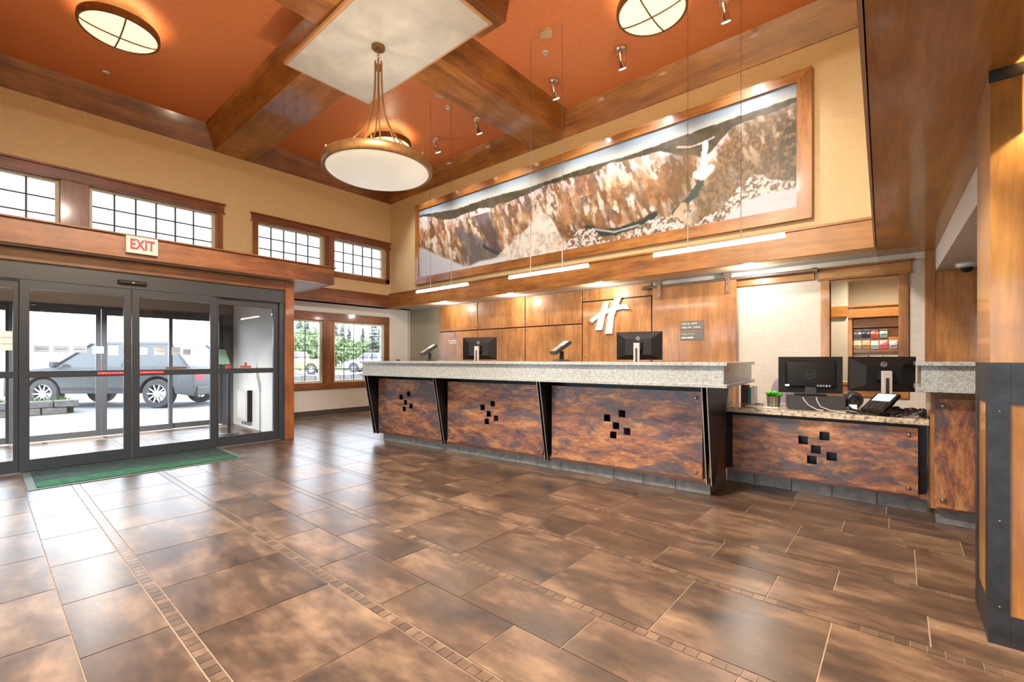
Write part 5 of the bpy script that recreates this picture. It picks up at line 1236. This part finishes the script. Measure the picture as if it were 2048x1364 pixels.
def vehicle(name, label, col, loc, heading, L=4.7, Wd=1.86, Hh=1.70, belt=1.0, r=0.37, kind='suv', wb=2.8):
    """front towards +x; made around its own origin on the ground"""
    v = thing(name, label, 'car', (0, 0, 0))
    m = plain(name+'_paint_'+label.split()[0], col, 0.4, 0.0, 0.4)
    fx, rx = wb/2, -wb/2
    xr, xf = rx-(L-wb)/2, fx+(L-wb)/2
    def arch(cx): return [(cx+(r+0.07)*math.cos(t), r+(r+0.07)*math.sin(t)) for t in np.linspace(math.pi, 0, 11)]
    hood = belt+0.03
    prof = [(xr+0.05, 0.30)]+[(p[0], max(p[1], 0.30)) for p in arch(rx)]+[(p[0], max(p[1], 0.30)) for p in arch(fx)]+[(xf-0.05, 0.30), (xf, 0.45), (xf, 0.75), (xf-0.10, 0.92), (xf-1.0, hood), (xr+0.15, belt+0.08), (xr, 0.9), (xr, 0.45)]
    MB().prism(prof, 1, -Wd/2, Wd/2).build('body', m, v, 0.03, 2, True)
    if kind == 'suv': lowp = (xr+0.12, fx-0.15); topp = (xr+0.75, fx-1.05)
    else: lowp = (-0.75, fx-0.25); topp = (-0.55, fx-0.95)
    b_ = [(lowp[0], -Wd/2+0.05, belt), (lowp[1], -Wd/2+0.05, belt), (lowp[1], Wd/2-0.05, belt), (lowp[0], Wd/2-0.05, belt)]
    t_ = [(topp[0], -Wd/2+0.22, Hh-0.05), (topp[1], -Wd/2+0.22, Hh-0.05), (topp[1], Wd/2-0.22, Hh-0.05), (topp[0], Wd/2-0.22, Hh-0.05)]
    MB().hexa(b_, t_).build('window_band', CARG, v, 0.02, 2)
    MB().hexa([(topp[0]-0.03, -Wd/2+0.20, Hh-0.07), (topp[1]+0.03, -Wd/2+0.20, Hh-0.07), (topp[1]+0.03, Wd/2-0.20, Hh-0.07), (topp[0]-0.03, Wd/2-0.20, Hh-0.07)],
              [(topp[0]+0.1, -Wd/2+0.26, Hh), (topp[1]-0.12, -Wd/2+0.26, Hh), (topp[1]-0.12, Wd/2-0.26, Hh), (topp[0]+0.1, Wd/2-0.26, Hh)]).build('roof', m, v, 0.015, 2)
    for s_ in (-1, 1):
        for (xa, za, xb, zb_) in ((lowp[0]+0.02, belt, topp[0], Hh-0.05), ((lowp[0]+lowp[1])/2, belt, (topp[0]+topp[1])/2, Hh-0.05), (lowp[1], belt, topp[1], Hh-0.05)):
            MB().cyl((xa, s_*(Wd/2-0.045), za), (xb, s_*(Wd/2-0.215), zb_), 0.035, n=6).build('pillar', m, v)
        B(lowp[1]-0.30, lowp[1]-0.16, s_*(Wd/2+0.10)-0.08, s_*(Wd/2+0.10)+0.08, belt+0.05, belt+0.19).build('mirror', m, v, 0.02)
        B(rx+0.75, fx-0.45, s_*(Wd/2+0.005)-0.012, s_*(Wd/2+0.005)+0.012, 0.47, 0.53).build('side_moulding', DGREY, v)
        for cx in (rx, fx): wheel_parts(v, cx, s_*(Wd/2-0.12), r, 0.24)
        B(xf-0.14, xf+0.005, s_*(Wd/2-0.35)-0.2, s_*(Wd/2-0.35)+0.2, 0.66, 0.80).build('headlamp', RIM, v, 0.01)
        B(xr-0.005, xr+0.12, s_*(Wd/2-0.2)-0.16, s_*(Wd/2-0.2)+0.16, 0.72, 0.92).build('tail_lamp', RED, v, 0.01)
        for dx in (-0.35, 0.55): B(dx, dx+0.18, s_*(Wd/2+0.004)-0.014, s_*(Wd/2+0.004)+0.014, belt-0.12, belt-0.09).build('door_handle', RIM, v)
    B(xr-0.04, xr+0.1, -Wd/2+0.05, Wd/2-0.05, 0.32, 0.55).build('bumper', DGREY, v, 0.03, 2)
    B(xf-0.1, xf+0.05, -Wd/2+0.05, Wd/2-0.05, 0.30, 0.55).build('bumper', DGREY, v, 0.03, 2)
    v.location = loc; v.rotation_euler = (0, 0, heading)
    return v
hd_ = math.atan2(-0.68, -0.74)
c_, s_ = math.cos(hd_), math.sin(hd_)
vehicle('parked_car', 'dark grey sport utility car parked right outside the doors', (0.09, 0.095, 0.10), (-14.4+c_*1.4-0.55, 2.96+s_*1.4+0.6, -0.05), hd_, kind='suv')  # paint colour raised to carry the outdoor haze
side = math.radians(40.5)
vehicle('parked_car', 'yellow green pickup parked beyond the lower window by the door', (0.52, 0.50, 0.16), (-38.2, 17.0, -0.05), side+math.pi, 5.4, 1.95, 1.85, 1.15, 0.42, 'pickup', 3.3)
vehicle('parked_car', 'white pickup parked beyond the lower corner window', (0.75, 0.75, 0.74), (-38.6, 24.6, -0.05), side+math.pi, 5.4, 1.95, 1.85, 1.15, 0.42, 'pickup', 3.3)
vehicle('parked_car', 'silver car parked far outside behind the stone planter', (0.45, 0.46, 0.48), (-30, -4.5, -0.05), math.radians(100))
lw = thing('stone_kerb', 'low stone kerb wall at the edge of the parking lot', 'wall', (-27, 17, -0.05))
for i in range(16):
    B(-24.6+0.02*(i % 3), -24.2, 7.5+i*0.72, 7.5+i*0.72+0.70, -0.05, 0.30+0.03*(i % 2)).build('stone', STONE, lw, 0.02)
# trees
NEED = plain('conifer_needles', (0.085, 0.11, 0.085), 0.8, var=0.4); LEAF = plain('broad_leaves', (0.20, 0.27, 0.13), 0.75, var=0.4); BARK = plain('bark', (0.11, 0.08, 0.06), 0.9, var=0.3)  # needle and leaf colours paled to imitate outdoor haze
def conifer(x, y, h, label, seed, dens=1.0):
    t = thing('conifer_tree', label, 'tree', (x, y, -0.05), group='conifers beyond the parking lot'); q = random.Random(seed)
    MB().cyl((x, y, -0.05), (x, y, h*0.95), 0.16, 0.03, 8).build('trunk', BARK, t)
    m = MB(); n = int(26*dens)
    for i in range(n):
        z = h*(0.16+0.82*i/n); R = h*0.20*(1-i/n)**0.85+0.15
        for k in range(7):
            a = q.uniform(0, 6.28); rr_ = R*q.uniform(0.55, 1.1); dz = -0.25*rr_
            ex_, ey = x+rr_*math.cos(a), y+rr_*math.sin(a); wx, wy = -math.sin(a)*rr_*0.30, math.cos(a)*rr_*0.30
            mx_, my_ = x+rr_*0.55*math.cos(a), y+rr_*0.55*math.sin(a)
            m.add([(x, y, z+0.1), (mx_+wx, my_+wy, z+dz*0.5-0.06), (ex_, ey, z+dz), (mx_-wx, my_-wy, z+dz*0.5-0.06), (mx_, my_, z+0.14)], [(0, 1, 4), (1, 2, 4), (2, 3, 4), (3, 0, 4), (0, 3, 2, 1)])
    m.build('needles', NEED, t)
def broadleaf(x, y, h, R, label, seed):
    t = thing('leafy_tree', label, 'tree', (x, y, -0.05), group='leafy trees beyond the parking lot'); q = random.Random(seed)
    MB().cyl((x, y, -0.05), (x, y, h*0.6), 0.14, 0.06, 8).build('trunk', BARK, t)
    m = MB()
    for i in range(1500):
        a = q.uniform(0, 6.28); b_ = math.acos(q.uniform(-1, 1)); rr_ = q.random()**0.4*(0.8+0.35*math.sin(3*a+seed)*math.sin(2*b_))
        c = Vector((x+R*rr_*math.sin(b_)*math.cos(a), y+R*rr_*math.sin(b_)*math.sin(a), h*0.52+h*0.47*rr_*math.cos(b_)))
        u = Vector((q.uniform(-1, 1), q.uniform(-1, 1), q.uniform(-1, 1))).normalized()*0.22; w = u.orthogonal().normalized()*0.14
        m.add([c-u, c+w, c+u, c-w], [(0, 1, 2, 3)])
    m.build('foliage', LEAF, t)
sn_, cs_ = math.sin(math.radians(40.549)), math.cos(math.radians(40.549))
def at(u, dist):                                   # direction seen from the lobby turned into ground position
    r0 = (u-1024)/907; return (dist*(-sn_+cs_*r0), dist*(cs_+sn_*r0))
for i, (u, d_, h_, lb) in enumerate(((600, 72, 9.0, 'tall conifer seen through the lower window by the door'), (612, 79, 9.6, 'tallest conifer seen through the lower window by the door'), (640, 86, 7.6, 'short conifer at the casing edge of the lower window'),
        (672, 72, 7.7, 'conifer at the near edge of the corner window'), (684, 78, 7.4, 'second conifer in the corner window'), (698, 84, 7.4, 'third conifer in the corner window'), (726, 73, 6.3, 'fourth conifer in the corner window'), (748, 55, 6.8, 'sparse tall conifer above the granite ledge'), (760, 78, 6.9, 'last conifer beside the window frame'),
        (575, 86, 9, 'conifer behind the vestibule wall'), (780, 84, 7.2, 'conifer just past the corner window'))):
    x, y = at(u, d_); conifer(x, y, h_, lb, 20+i, 0.55 if i == 7 else 1.0)
for i, (u, d_, h_, R, lb) in enumerate(((600, 50, 4.6, 2.2, 'leafy tree behind the yellow pickup'), (632, 56, 5.2, 2.3, 'leafy tree right of the yellow pickup'), (660, 62, 4.7, 2.3, 'leafy tree behind the window casing'), (692, 52, 3.9, 2.2, 'leafy tree behind the white pickup'), (722, 58, 3.7, 2.2, 'low leafy tree past the white pickup'), (755, 64, 4.5, 2.3, 'leafy tree farthest along the corner window'))):
    x, y = at(u, d_); broadleaf(x, y, h_, R, lb, 40+i)
# only the tubes are worth sampling as lights; the other glowing faces are too dim to matter
for _m in bpy.data.materials:
    if _m.name != 'led_tube': _m.cycles.emission_sampling = 'NONE'
